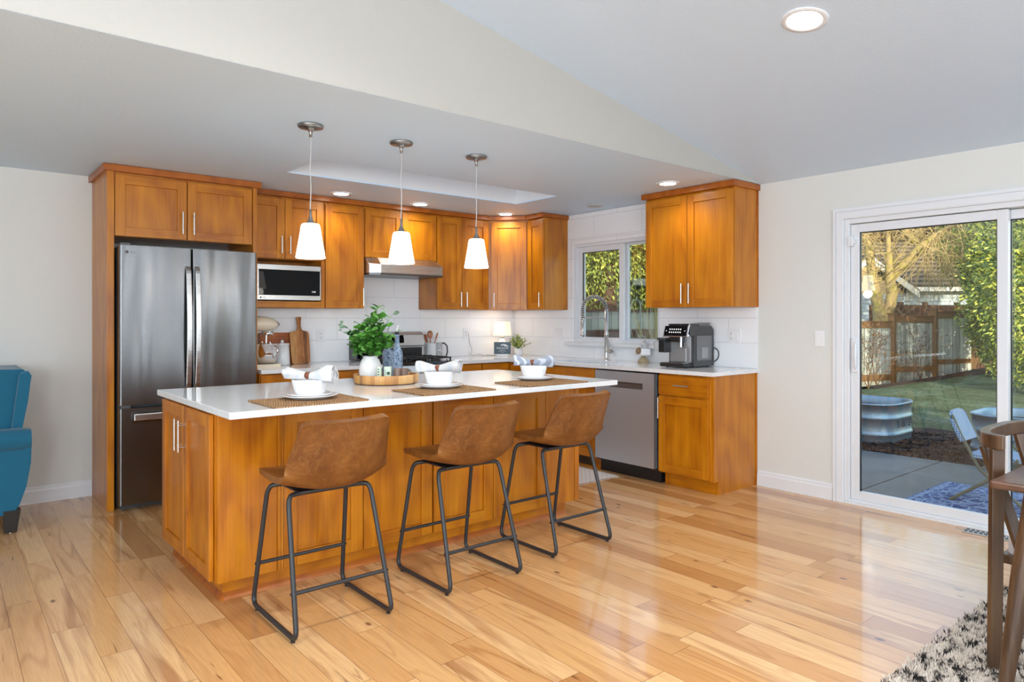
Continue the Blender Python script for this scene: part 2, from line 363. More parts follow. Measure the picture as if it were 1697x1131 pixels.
# sliding door
d1 = thing('door_1', 'white vinyl sliding glass door opening to the patio', 'door', (XR+.05, 1.35, 0)); del d1['category']; d1['kind'] = 'structure'
m = MB(); x0, x1 = XR+.002, XR+.13
m.box(x0, x1, DY1-.035, DY1, .014, DZ1).box(x0, x1, DY0, DY0+.035, .014, DZ1).box(x0, x1, DY0+.035, DY1-.035, DZ1-.035, DZ1).box(XR-.012, x1, DY0, DY1, -.01, .014)
m.box(x0, x0+.02, DY0+.035, DY1-.035, .014, .03)
m.build('door_frame', VINYL, d1, bev=.003)
def sash(nm, xa, xb, ya, yb, za, zb, st, bt, root, glname='glass_pane'):
    m = MB().box(xa, xb, ya, ya+st, za, zb).box(xa, xb, yb-st, yb, za, zb).box(xa, xb, ya+st, yb-st, za, za+bt).box(xa, xb, ya+st, yb-st, zb-st, zb)
    o = m.build(nm, VINYL, root, bev=.003)
    xm = (xa+xb)/2
    MB().box(xm-.003, xm+.003, ya+st, yb-st, za+bt, zb-st).build(glname, GLASS, o)
    e = .006
    MB().box(xm-.008, xm+.008, ya+st, ya+st+e, za+bt, zb-st).box(xm-.008, xm+.008, yb-st-e, yb-st, za+bt, zb-st).box(xm-.008, xm+.008, ya+st, yb-st, zb-st-e, zb-st).build('gasket', BLACK, o)
    return o
s1 = sash('sliding_panel', XR+.022, XR+.060, 1.298, DY1-.037, .03, DZ1-.04, .058, .062, d1)
sash('fixed_panel', XR+.075, XR+.113, DY0+.037, 1.36, .03, DZ1-.04, .058, .062, d1)
m = MB(); yh = DY1-.066
m.box(XR+.006, XR+.023, yh-.018, yh+.018, .93, 1.17)
m.tube([(XR+.016, yh-.008, .95), (XR-.008, yh-.016, .97), (XR-.016, yh-.018, 1.05), (XR-.008, yh-.016, 1.13), (XR+.016, yh-.008, 1.15)], .009, 8)
m.build('handle', VINYL, s1, bev=.003)
MB().box(XR-.012, XR+.02, DY1-.062, DY1-.03, 1.82, 1.89).box(XR-.006, XR+.018, DY1-.075, DY1-.06, 1.835, 1.865).build('latch', VINYL, s1, bev=.002)
# sink window
w1 = thing('window_1', 'white vinyl slider window above the sink', 'window', (XR+.05, 4.45, 1.07)); del w1['category']; w1['kind'] = 'structure'
m = MB(); a, b = XR+.002, XR+.14
m.box(a, b, WY0, WY0+.03, WZ0, WZ1).box(a, b, WY1-.03, WY1, WZ0, WZ1).box(a, b, WY0+.03, WY1-.03, WZ1-.03, WZ1).box(a, b, WY0+.03, WY1-.03, WZ0, WZ0+.03)
m.build('window_frame', VINYL, w1, bev=.002)
sash('sliding_sash', XR+.03, XR+.062, 4.355, WY1-.03, WZ0+.02, WZ1-.03, .055, .03, w1)
m = MB(); c = XR+.076
m.box(c, c+.03, WY0+.03, 4.40, WZ0+.02, WZ0+.045).box(c, c+.03, WY0+.03, 4.40, WZ1-.05, WZ1-.03).box(c, c+.03, WY0+.03, WY0+.04, WZ0+.045, WZ1-.05).box(c, c+.03, 4.34, 4.40, WZ0+.045, WZ1-.05)
fo = m.build('fixed_sash', VINYL, w1, bev=.002)
MB().box(c+.012, c+.018, WY0+.04, 4.34, WZ0+.045, WZ1-.05).build('glass_pane', GLASS, fo)
# window return lining and sill
m = MB().box(XR-.012, XR-.001, WY0-.045, WY0, WZ0-.003, WZ1).box(XR-.012, XR-.001, WY1, WY1+.045, WZ0-.003, WZ1).box(XR-.012, XR-.001, WY0-.045, WY1+.045, WZ1, WZ1+.04)
struct(m.build('trim_2', TILE, bev=.002), 'white tiled edging around the sink window')
struct(MB().box(XR-.055, XR+.03, WY0-.07, WY1+.09, WZ0-.035, WZ0-.0035).build('trim_3', QUARTZ, bev=.003), 'white quartz sill below the sink window')
# added frames around the fill lights on the unseen rear and left walls
for i, (x0, x1, y0, y1, z0, z1) in enumerate(((-2.55, -1.45, YF, YF+.03, .65, 2.45), (-.8, .2, YF, YF+.03, .65, 2.45), (.7, 1.7, YF, YF+.03, .65, 2.45), (2.77, 2.93, YF, YF+.03, .65, 2.45), (4.19, 4.31, YF, YF+.03, .65, 2.45), (XL, XL+.03, -.7, 1.9, .65, 2.35), (XL, XL+.03, -3.5, -1.7, .65, 2.35))):
    f = MB(); t_ = .06
    if i < 5: f.box(x0-t_, x0, y0, y1, z0-t_, z1+t_).box(x1, x1+t_, y0, y1, z0-t_, z1+t_).box(x0, x1, y0, y1, z0-t_, z0).box(x0, x1, y0, y1, z1, z1+t_)
    else: f.box(x0, x1, y0-t_, y0, z0-t_, z1+t_).box(x0, x1, y1, y1+t_, z0-t_, z1+t_).box(x0, x1, y0, y1, z0-t_, z0).box(x0, x1, y0, y1, z1, z1+t_)
    struct(f.build('window_%d' % (3+i), VINYL, bev=.003), 'white frame added around an unseen fill light')

# ---------------- cabinets ----------------
def handle(parent, F, a, z0, z1, horiz=False, r=.0055, mat=None):
    m = MB(F); d = .032
    if horiz:
        m.cyl((a-z1/2, d, z0), (a+z1/2, d, z0), r, n=10)
        for q in (-.36, .36): m.cyl((a+z1*q, 0, z0), (a+z1*q, d, z0), r*.75, n=8)
    else:
        m.cyl((a, d, z0), (a, d, z1), r, n=10); L = z1-z0
        for q in (.16, .84): m.cyl((a, 0, z0+L*q), (a, d, z0+L*q), r*.75, n=8)
    return m.build('handle', mat or NICKEL, parent)
def shaker(root, O, u, n, wd, z0, z1, hd=None, name='door', fw=.062, hw=WX, t=.02):
    """door with its lower-left corner at O (x,y), running along u, facing n"""
    F = frame((O[0], O[1], 0), u, n); m = MB(F); g = .0015
    a0, a1, b0, b1 = g, wd-g, z0+g, z1-g
    m.box(a0, a0+fw, 0, t, b0, b1, 0).box(a1-fw, a1, 0, t, b0, b1, 0)
    m.box(a0+fw, a1-fw, 0, t, b0, b0+fw, 1).box(a0+fw, a1-fw, 0, t, b1-fw, b1, 1)
    m.box(a0+fw, a1-fw, 0, t-.011, b0+fw, b1-fw, 0)
    o = m.build(name, [WV, hw], root, bev=.0018)
    if hd:
        Fh = frame((O[0]+Vector(n).normalized().x*t, O[1]+Vector(n).normalized().y*t, 0), u, n)
        handle(o, Fh, *hd)
    return o
def slab(root, O, u, n, wd, z0, z1, hd=None, name='drawer', t=.02, hw=WX):
    F = frame((O[0], O[1], 0), u, n); g = .0015
    o = MB(F).box(g, wd-g, 0, t, z0+g, z1-g).build(name, hw, root, bev=.002)
    if hd:
        N_ = Vector(n).normalized(); handle(o, frame((O[0]+N_.x*t, O[1]+N_.y*t, 0), u, n), *hd)
    return o
EX, WXn, NY = (1, 0, 0), (-1, 0, 0), (0, -1, 0)
# fridge surround
YP = 5.354
fc = thing('fridge_cabinet', 'tall maple cabinet surround enclosing the steel refrigerator', 'cabinet', (1.4, 5.6, 0))
MB().box(.89, .934, YP, YB-.001, .0, 2.315).build('side_panel', WV, fc, bev=.002)
MB().box(1.872, 1.905, YP, YB-.001, .0, 2.315).build('side_panel', WV, fc, bev=.002)
MB().box(.934, 1.872, YP+.022, YB-.001, 1.875, 2.315).build('cabinet_body', WV, fc)
shaker(fc, (.938, YP+.02), EX, NY, .459, 1.875, 2.298, (.425, 1.915, 2.075))
shaker(fc, (1.402, YP+.02), EX, NY, .464, 1.875, 2.298, (.036, 1.915, 2.075))
MB().box(.865, 1.928, YP-.028, YB-.001, 2.312, 2.358).build('crown', WCROWN, fc, bev=.003)
# microwave cabinet and uppers on the back wall; door faces at y = 5.60
YU = 5.62
def upper(x0, x1, z0, doors, label, body=True):
    r = thing('wall_cabinet', label, 'cabinet', ((x0+x1)/2, 5.78, z0), 'upper cabinets')
    if body: MB().box(x0+.001, x1-.001, YU, YB-.001, z0, 2.315).build('cabinet_body', WV, r, bev=.001)
    for (a, b, hd) in doors: shaker(r, (a, YU), EX, NY, b-a, z0 if body else 1.805, 2.298, hd)
    return r
ca = upper(1.907, 2.57, 1.40, [(1.912, 2.218, (.272, 1.845, 1.99)), (2.220, 2.560, (.036, 1.845, 1.99))], 'upper maple cabinet with an open niche holding the microwave', False)
MB().box(1.908, 2.569, YU, YB-.001, 1.80, 2.315).build('cabinet_body', WV, ca, bev=.001)
MB().box(1.908, 1.926, YU-.016, YB-.001, 1.40, 1.80).box(2.538, 2.569, YU-.016, YB-.001, 1.40, 1.80).box(1.926, 2.538, YB-.02, YB-.001, 1.40, 1.80).build('niche_side', WV, ca, bev=.001)
MB().box(1.926, 2.538, YU-.016, YB-.02, 1.435, 1.453).box(1.926, 2.538, YU-.012, YU+.006, 1.40, 1.435).build('shelf', WX, ca, bev=.001)
upper(2.572, 2.948, 1.40, [(2.577, 2.943, (.345, 1.42, 1.58))], 'tall single door upper cabinet between microwave and range hood')
upper(2.950, 3.718, 1.862, [(2.955, 3.335, None), (3.337, 3.713, None)], 'short two door upper cabinet directly above the range hood')
upper(3.720, 4.352, 1.40, [(3.726, 4.020, (.262, 1.425, 1.57)), (4.022, 4.345, (.036, 1.425, 1.57))], 'two door upper cabinet right of the range hood')
# diagonal corner cabinet
XU = 4.648
cc = thing('wall_cabinet', 'diagonal corner upper cabinet above the small table lamp', 'cabinet', (4.72, 5.68, 1.4), 'upper cabinets')
MB().prism([(4.354, YB-.001), (4.354, YU), (4.366, YU-.012), (XU, 5.335), (XU+.01, 5.325), (XR-.001, 5.325), (XR-.001, YB-.001)], 1.40, 2.315).build('cabinet_body', WV, cc)
p, q = Vector((4.380, 5.592)), Vector((XU-.012, 5.332)); dd = (q-p)
u_ = dd.normalized(); nn = Vector((u_.y, -u_.x))
shaker(cc, (p.x, p.y), (u_.x, u_.y, 0), (nn.x, nn.y, 0), dd.length, 1.40, 2.298, (.035, 1.425, 1.57))
# small cabinet left of the window on the right wall
cs = thing('wall_cabinet', 'narrow upper cabinet beside the left edge of the sink window', 'cabinet', (4.8, 5.2, 1.4), 'upper cabinets')
MB().box(XU, XR-.001, 5.072, 5.322, 1.40, 2.315).build('cabinet_body', WV, cs, bev=.001)
shaker(cs, (XU, 5.318), NY, WXn, .243, 1.40, 2.298, (.212, 1.425, 1.57), hw=WY)
# upper right cabinet
cr = thing('wall_cabinet', 'two door upper cabinet above the coffee machine', 'cabinet', (4.8, 3.36, 1.4), 'upper cabinets')
MB().box(XU, XR-.001, 2.945, 3.792, 1.40, 2.315).build('cabinet_body', WV, cr, bev=.001)
MB().box(XR-.012, XR-.001, 2.938, 2.945, 1.40, 2.315).build('scribe_trim', WCROWN, cr)
shaker(cr, (XU, 3.788), NY, WXn, .418, 1.40, 2.298, (.385, 1.43, 1.59), hw=WY)
shaker(cr, (XU, 3.368), NY, WXn, .418, 1.40, 2.298, (.036, 1.43, 1.59), hw=WY)
MB().box(XU-.045, XR-.001, 2.922, 3.815, 2.312, 2.358).build('crown', WCROWN, cr, bev=.003)
# crown over the long run
ys, xs = YU-.045, XU-.045
m = MB().prism([(1.93, YB-.001), (1.93, ys), (4.345, ys), (xs, 5.318+.01), (xs, 5.05), (XR-.001, 5.05), (XR-.001, YB-.001)], 2.316, 2.356)
struct(m.build('trim_4', WCROWN, bev=.003), 'maple crown strip along the tops of the back wall cabinets')
# base cabinets
def basecab(x0, x1, y0, y1, label, face, units, toe=True, end=None):
    """face 'y' faces -y at y0 ; face 'x' faces -x at x0"""
    r = thing('base_cabinet', label, 'cabinet', ((x0+x1)/2, (y0+y1)/2, 0), 'base cabinets')
    if face == 'y':
        MB().box(x0+.001, x1-.001, y0, y1, .10, .883).build('cabinet_body', WV, r)
        MB().box(x0+.001, x1-.001, y0+.055, y1, 0, .10).build('toe_kick', WX, r)
        for (a, b, z0, z1, kind, hd) in units:
            (shaker if kind == 'door' else slab)(r, (a, y0), EX, NY, b-a, z0, z1, hd)
    else:
        (MB().box(x0, x1, y0+.001, y1-.001, .10, .68).box(x0, x0+.02, y0+.001, y1-.001, .68, .883) if 'sink base' in label else MB().box(x0, x1, y0+.001, y1-.001, .10, .883)).build('cabinet_body', WV, r)
        MB().box(x0+.055, x1, y0+.001, y1-.001, 0, .10).build('toe_kick', WY, r)
        for (a, b, z0, z1, kind, hd) in units:       # a > b : from left to right as seen
            (shaker if kind == 'door' else slab)(r, (x0, a), NY, WXn, a-b, z0, z1, hd, hw=WY)
    return r
YBF, XBF = 5.32, 4.392
def std(a, b, hl=True): return [(a, b, .71, .872, 'drawer', ((abs(b-a))/2, .79, .12, True)), (a, b, .11, .70, 'door', (.036 if hl else abs(b-a)-.036, .53, .67))]
basecab(1.907, 2.43, YBF, YB-.001, 'base cabinet beside the refrigerator under the stand mixer', 'y', std(1.912, 2.427))
basecab(2.432, 2.945, YBF, YB-.001, 'base cabinet left of the range under the cutting board', 'y', std(2.437, 2.94))
basecab(3.72, 4.04, YBF, YB-.001, 'narrow base cabinet right of the range', 'y', std(3.725, 4.036))
basecab(4.042, XR-.001, YBF, YB-.001, 'corner base cabinet under the small lamp', 'y', [(4.046, XBF-.012, .71, .872, 'drawer', None), (4.046, XBF-.012, .11, .70, 'door', None)])
basecab(XBF, XR-.001, 4.985, YBF-.001, 'base cabinet between corner and sink', 'x', std(5.29, 4.99))
sb = basecab(XBF, XR-.001, 4.13, 4.983, 'sink base cabinet with a floor register in its toe kick', 'x', [(4.979, 4.134, .71, .872, 'drawer', None), (4.979, 4.558, .11, .70, 'door', (.385, .53, .67)), (4.556, 4.134, .11, .70, 'door', (.036, .53, .67))])
MB().box(XBF+.045, XBF+.056, 4.22, 4.48, .018, .085, 0).build('register_grille', plain('bronze_register', (.07, .05, .035), .5, metal=.6), sb)
ec = thing('base_cabinet', 'end base cabinet with one drawer and one door under the coffee machine', 'cabinet', (4.68, 3.2, 0), 'base cabinets')
MB().box(XBF, XR-.001, 2.977, 3.455, .10, .883).build('cabinet_body', WV, ec, bev=.001)
MB().box(XBF+.055, XR-.001, 2.977, 3.44, 0, .10).build('toe_kick', WY, ec)
slab(ec, (XBF, 3.452), NY, WXn, .458, .715, .868, (.23, .795, .13, True), hw=WY)
shaker(ec, (XBF, 3.452), NY, WXn, .458, .11, .703, (.02, .53, .69), hw=WY)
MB().prismy([(XBF, .10), (XBF+.055, .10), (XBF+.055, 0), (XR-.001, 0), (XR-.001, .883), (XBF, .883)], 2.957, 2.976).build('end_panel', WV, ec, bev=.001)
MB().box(XR-.014, XR-.001, 2.949, 2.957, 0, .883).build('scribe_trim', WV, ec)
# countertops
m = MB().box(1.906, 2.949, 5.27, YB-.001, .884, .914)
tag(m.build('countertop', QUARTZ, loc=(2.4, 5.6, .884), bev=.002), 'short white quartz countertop between refrigerator and range', 'countertop')
KX0, KX1, KY0, KY1 = 4.44, 4.80, 4.16, 4.78
XCF = 4.345
m = MB().box(3.712, XCF, 5.27, YB-.001, .884, .914).box(XCF, XR-.001, KY1, YB-.001, .884, .914).box(XCF, XR-.001, 2.938, KY0, .884, .914).box(XCF, KX0, KY0, KY1, .884, .914).box(KX1, XR-.001, KY0, KY1, .884, .914)
tag(m.build('countertop', QUARTZ, loc=(4.6, 4.5, .884)), 'L shaped white quartz countertop running past the sink to the coffee machine', 'countertop')
# backsplash
bs = thing('tile_backsplash', 'glossy white large format tile backsplash around the counters and window', 'backsplash', (4.0, YB-.005, .92))
MB().box(1.906, 4.958, YB-.009, YB-.0012, .9145, 1.398).box(2.951, 3.717, YB-.009, YB-.0012, 1.398, 1.70).build('tile_panel', TILE, bs)
m = MB(); q0, q1, q2, q3 = WY0-.07, WY0-.046, WY1+.046, WY1+.09
m.box(XR-.009, XR-.0012, q3, YB-.01, .9145, 1.398).box(XR-.009, XR-.0012, 2.945, q0, .9145, 1.398).box(XR-.009, XR-.0012, q0, q3, .9145, WZ0-.037)
m.box(XR-.009, XR-.0012, q2, q3, WZ0-.003, 1.398).box(XR-.009, XR-.0012, q0, q1, WZ0-.003, 1.398)
m.box(XR-.009, XR-.0012, 3.80, 5.068, WZ1+.042, 2.355).box(XR-.009, XR-.0012, 3.80, q1, 1.398, WZ1+.042).box(XR-.009, XR-.0012, q2, 5.068, 1.398, WZ1+.042)
m.build('tile_panel', TILE, bs)
# sink
m = MB(); t_ = .004; zb = .70
m.box(KX0-.012, KX1+.012, KY0-.012, KY1+.012, zb-t_, zb).box(KX0-.012, KX0-.008, KY0-.012, KY1+.012, zb, .884).box(KX1+.008, KX1+.012, KY0-.012, KY1+.012, zb, .884).box(KX0-.008, KX1+.008, KY0-.012, KY0-.008, zb, .884).box(KX0-.008, KX1+.008, KY1+.008, KY1+.012, zb, .884)
sk_ = tag(m.build('sink', STEELD, loc=(4.62, 4.47, .7)), 'undermount stainless sink below the window', 'sink')
MB().lathe([(0, .002), (.04, .002), (.042, .006)], (4.62, 4.47, zb), 20).build('drain', CHROME, sk_)

# ---------------- island ----------------
isl = thing('kitchen_island', 'maple kitchen island with shaker doors and recessed toe kick', 'island', (2.15, 3.73, 0))
IX0, IX1, IY0, IY1 = .982, 3.308, 3.292, 4.175
MB().box(IX0, IX1, IY0, IY1, .098, .883).build('cabinet_body', WV, isl)
MB().box(1.026, 3.241, 3.338, IY1-.01, 0, .098).build('toe_kick', WX, isl, bev=.001)
m = MB().prismx([(3.338, 0), (3.338, .03), (3.326, .012), (3.322, 0)], 1.026, 3.241).prismy([(1.026, 0), (1.026, .03), (1.014, .012), (1.010, 0)], 3.322, IY1-.01)
m.build('shoe_moulding', WCROWN, isl)
# left end doors
shaker(isl, (IX0-.002, IY1-.004), NY, WXn, .42, .10, .868, (.385, .64, .80), hw=WY)
shaker(isl, (IX0-.002, 3.749), NY, WXn, .432, .10, .868, (.036, .64, .80), hw=WY)
# stool side
for q in ((.985, 1.258, 3.272), (3.268, 3.308, 3.272)): MB().box(q[0], q[1], q[2], IY0, .098, .883).build('end_panel', WV, isl, bev=.0015)
for q in ((1.259, 1.272, 3.262), (1.2745, 1.287, 3.266)): MB().box(q[0], q[1], q[2], IY0, .098, .883).build('stile_moulding', WV, isl, bev=.001)
for a, b, hd in ((1.289, 1.715, None), (1.717, 2.143, None), (2.151, 2.578, None), (2.580, 3.006, None)):
    shaker(isl, (a, IY0), EX, NY, b-a, .10, .872, None, fw=.068)
MB().box(3.010, 3.266, 3.276, IY0, .098, .883).build('end_panel', WV, isl, bev=.001)
it = tag(MB().box(.942, 3.357, 2.974, 4.205, .884, .914).build('island_countertop', QUARTZ, loc=(2.15, 3.59, .884), bev=.003), 'large white quartz slab on top of the island', 'countertop')
# ---------------- refrigerator ----------------
fr = thing('refrigerator', 'stainless french door refrigerator with bottom freezer drawer', 'refrigerator', (1.40, 5.6, 0))
FX0, FX1, FY = .946, 1.864, 5.252
MB().box(FX0+.006, FX1-.006, FY+.075, YB-.03, .03, 1.80).box(FX0+.03, FX1-.03, FY+.12, YB-.05, 0, .03).build('fridge_body', GREYPL, fr)
def fdoor(name, x0, x1, z0, z1):
    pts = rrect(x0, x1, FY, FY+.07, .012, 4)
    return MB().prism(pts, z0, z1).build(name, STEEL, fr, bev=.003)
xm = 1.405
dl = fdoor('door', FX0, xm-.003, .722, 1.805); dr = fdoor('door', xm+.003, FX1, .722, 1.805); dz = fdoor('freezer_drawer', FX0, FX1, .045, .70)
def bow(side, par):
    x = xm+side*.030
    pts = [(x, FY-.002, .80), (x, FY-.03, .83)]+[(x+side*0.0, FY-.035-.028*math.sin(math.pi*i/10), .85+.78*i/10) for i in range(11)]+[(x, FY-.03, 1.65), (x, FY-.002, 1.68)]
    m = MB(); vs = []
    for px, py, pz in pts:
        h = .017
        vs += [(px-h, py, pz), (px+h, py, pz), (px+h, py+.014, pz), (px-h, py+.014, pz)]
    k = len(pts); fs = [(i*4+j, i*4+(j+1) % 4, (i+1)*4+(j+1) % 4, (i+1)*4+j) for i in range(k-1) for j in range(4)]+[(3, 2, 1, 0), (k*4-4, k*4-3, k*4-2, k*4-1)]
    m.add(vs, fs, 0); o = m.build('handle', STEELH, par, bev=.004); return o
bow(-1, dl); bow(1, dr)
m = MB().box(FX0+.08, FX1-.08, FY-.052, FY-.036, .618, .664).box(FX0+.09, FX0+.12, FY-.04, FY, .625, .655).box(FX1-.12, FX1-.09, FY-.04, FY, .625, .655)
m.build('handle', STEELH, dz, bev=.005)
for q in ((FX0+.01, FX0+.07, FY+.01, FY+.06, .701, .721), (FX1-.07, FX1-.01, FY+.01, FY+.06, .701, .721), (FX0+.01, FX0+.07, FY+.02, FY+.08, 1.805, 1.822)): MB().box(*q).build('hinge', GREYPL, fr)
LOGO = plain('logo_grey', (.12, .12, .125), .4)
def lg(par, x, y, z, s, mat, n=(0, -1, 0), u=(1, 0, 0)):
    o = text_mesh('LG', s, .0004, 'logo_lettering', mat, par, tframe((x+s*1.0, y, z), u, n), 'LEFT')
    F = Matrix.Translation((x, y, z)) @ Matrix.Rotation(math.pi/2, 4, 'X')
    MB(F).lathe([(0, .0006), (s*.42, .0006), (s*.42, 0)], (0, 0, 0), 20).build('logo_disc', mat, par)
lg(dl, FX0+.045, FY-.0008, 1.76, .024, LOGO)

# ---------------- microwave ----------------
mw = thing('microwave', 'stainless and black glass microwave in the cabinet niche', 'microwave', (2.24, 5.7, 1.453))
MX0, MX1, MY, MZ0, MZ1 = 1.975, 2.512, 5.555, 1.462, 1.748
MB().box(MX0+.005, MX1-.005, MY+.02, 5.88, MZ0, MZ1-.004).build('microwave_body', GREYPL, mw)
for q in ((MX0+.03, 5.62), (MX1-.06, 5.62), (MX0+.03, 5.8), (MX1-.06, 5.8)): MB().box(q[0], q[0]+.03, q[1], q[1]+.03, 1.4535, MZ0).build('foot', BLACK, mw)
mf = MB().box(MX0, MX1, MY, MY+.02, MZ0, MZ0+.038).box(MX0, MX1, MY, MY+.02, MZ1-.04, MZ1).box(MX0, MX0+.012, MY, MY+.02, MZ0+.038, MZ1-.04).box(MX1-.006, MX1, MY, MY+.02, MZ0+.038, MZ1-.04).build('door_frame', STEELH, mw, bev=.001)
MB().box(MX0+.012, MX1-.006, MY+.001, MY+.018, MZ0+.038, MZ1-.04).build('door_glass', BLKGLASS, mw)
lg(mf, MX0+.028, MY-.0008, MZ0+.018, .017, BLACK)
DISP = emit('display_glow', (.8, .9, 1), .6)
text_mesh('7:39', .02, .0003, 'clock_digits', DISP, mw, tframe((2.45, MY+.0005, MZ0+.07), (1, 0, 0), (0, -1, 0)))

# ---------------- range hood ----------------
hd = thing('range_hood', 'low stainless under cabinet range hood above the stove', 'range hood', (3.33, 5.7, 1.70))
m = MB(); H0, H1 = 2.953, 3.715
yA, yBk = 5.46, YB-.001
ch = .05
bot = [(H0, yBk), (H0, yA+ch+.02), (H0+ch*1.6, yA), (H1-ch*.6, yA), (H1, yA+ch*.6), (H1, yBk)]
top = [(H0, yBk), (H0, yA+.14), (H0+.10, yA+.10), (H1-.10, yA+.10), (H1, yA+.14), (H1, yBk)]
mid = [(a, b, 1.795) for a, b in bot]
vs = [(a, b, 1.715) for a, b in bot]+mid+[(a, b, 1.858) for a, b in top]
n6 = 6; fs = [(i, (i+1) % 6, 6+(i+1) % 6, 6+i) for i in range(6)]+[(6+i, 6+(i+1) % 6, 12+(i+1) % 6, 12+i) for i in range(6)]+[tuple(range(6))[::-1], tuple(range(12, 18))]
m.add(vs, fs); m.build('hood_shell', STEELH, hd, bev=.003)
MB().prism([(H0+.003, yBk), (H0+.003, yA+ch+.02), (H0+ch*1.6, yA+.004), (H1-ch*.6, yA+.004), (H1-.003, yA+ch*.6), (H1-.003, yBk)], 1.700, 1.715).build('lower_rim', plain('dark_steel', (.15, .15, .155), .35, metal=1), hd)

# ---------------- range ----------------
rg = thing('gas_range', 'stainless gas range with black cast iron grates', 'range', (3.33, 5.6, 0))
RX0, RX1, RY = 2.954, 3.707, 5.262
MB().box(RX0, RX1, RY+.03, YB-.012, .08, .90).box(RX0+.03, RX1-.03, RY+.08, YB-.05, 0, .08).build('range_body', GREYPL, rg)
od = MB().box(RX0+.004, RX1-.004, RY, RY+.03, .25, .78).build('oven_door', STEELD, rg, bev=.004)
MB().box(RX0+.12, RX1-.12, RY-.002, RY+.002, .36, .66).build('oven_window', BLKGLASS, od)
m = MB().cyl((RX0+.06, RY-.045, .74), (RX1-.06, RY-.045, .74), .012, n=12)
for x in (RX0+.09, RX1-.09): m.cyl((x, RY, .74), (x, RY-.045, .74), .009, n=8)
m.build('handle', STEELH, od)
MB().box(RX0+.004, RX1-.004, RY, RY+.03, .09, .245).build('drawer', STEELD, rg, bev=.004)
MB().prismx([(RY+.03, .785), (RY-.006, .785), (RY-.012, .80), (RY+.004, .895), (RY+.03, .905)], RX0+.002, RX1-.002).build('control_panel', STEELD, rg, bev=.003)
for i in range(5):
    x = RX0+.09+i*.143
    kb = MB().cyl((x, RY-.002, .845), (x, RY-.014, .843), .027, n=24).cyl((x, RY-.014, .843), (x, RY-.042, .838), .021, .018, n=24).build('knob', STEELH, rg)
MB().box(x-.002, x+.002, RY-.0435, RY-.041, .836, .853).build('pointer', BLACK, kb)
MB().prism(rrect(RX0-.002, RX1+.004, RY-.022, 5.80, .02), .902, .924).build('cooktop', plain('black_enamel', (.012, .012, .013), .12), rg, bev=.006)
for j in range(3):
    x0 = RX0+.03+j*.235; x1 = x0+.222; m = MB(); z = .952
    m.box(x0, x0+.012, RY+.03, 5.76, z-.008, z+.004).box(x1-.012, x1, RY+.03, 5.76, z-.008, z+.004).box(x0, x1, RY+.03, RY+.042, z-.008, z+.004).box(x0, x1, 5.748, 5.76, z-.008, z+.004)
    m.box(x0, x1, 5.50, 5.512, z-.008, z+.004)
    for cy in (5.39, 5.63):
        m.box(x0, x0+.075, cy-.006, cy+.006, z-.006, z+.008).box(x1-.075, x1, cy-.006, cy+.006, z-.006, z+.008)
        m.box((x0+x1)/2-.006, (x0+x1)/2+.006, cy-.11, cy-.03, z-.006, z+.008).box((x0+x1)/2-.006, (x0+x1)/2+.006, cy+.03, cy+.11, z-.006, z+.008)
    for fx in (x0+.002, x1-.014):
        for fy in (RY+.032, 5.746): m.box(fx, fx+.012, fy, fy+.012, .924, z)
    m.build('grate', IRON, rg, bev=.002)
    for cy in ((5.39, 5.63) if j != 1 else (5.51,)):
        MB().lathe([(.045, .924), (.045, .934), (.032, .936), (.032, .943), (0, .944)], ((x0+x1)/2, cy, 0), 24).build('burner', IRON, rg)
# backguard
BGS = plain('satin_steel', (.72, .73, .74), .45, metal=.85)
prof = [(5.80, .925), (5.80, 1.035), (5.79, 1.05), (5.785, 1.10), (5.80, 1.15), (5.835, 1.178), (5.88, 1.185), (5.915, 1.18), (5.915, .925)]
bgd = MB().prismx([(y+.002, z) for y, z in prof if z > .99 or True], RX0+.012, RX1-.012).build('backguard', BGS, rg, bev=.004)
MB().box(RX0+.04, RX1-.04, 5.785, 5.803, .93, 1.03).build('backguard_vent', BLACK, bgd)
MB().box(RX0, RX0+.012, 5.77, 5.92, .925, 1.10).build('backguard_end_cap', GREYPL, rg, bev=.003)
MB().box(RX0+.016, RX0+.15, 5.774, 5.787, .94, 1.07).build('control_glass', BLKGLASS, rg, bev=.004)
MB().prismx([(5.78, 1.075), (5.776, 1.10), (5.792, 1.15), (5.80, 1.15), (5.79, 1.075)], 3.25, 3.46).build('display_panel', BLKGLASS, rg, bev=.003)

# ---------------- dishwasher ----------------
dw = thing('dishwasher', 'stainless dishwasher with pocket handle under the counter', 'dishwasher', (4.68, 3.79, 0))
D0, D1 = 3.474, 4.125; XD = 4.362
MB().box(XD+.03, XR-.02, D0, D1, .10, .872).build('dishwasher_body', BLACK, dw)
MB().box(4.44, XR-.05, D0, D1, 0, .10).build('toe_kick', BLACK, dw)
m = MB(); a, b = D0+.012, D1-.004
zt, z1, z2 = .868, .785, .735; pa, pb = a+.115, b-.115
m.box(XD, XD+.03, a, b, .118, z2).box(XD, XD+.03, a, pa, z2, z1).box(XD, XD+.03, pb, b, z2, z1).box(XD, XD+.03, a, b, z1, zt)
dd_ = m.build('door', STEELD, dw)
m = MB().add([(XD, pa, z1), (XD, pb, z1), (XD+.028, pb-.03, z1-.012), (XD+.028, pa+.03, z1-.012), (XD, pa, z2), (XD, pb, z2), (XD+.028, pb-.03, z2+.006), (XD+.028, pa+.03, z2+.006)], [(0, 1, 2, 3), (5, 4, 7, 6), (0, 3, 7, 4), (1, 5, 6, 2), (3, 2, 6, 7)])
m.build('pocket_handle', m_steel('pocket_steel', (.3, .3, .31), 0, .3, .1), dd_)

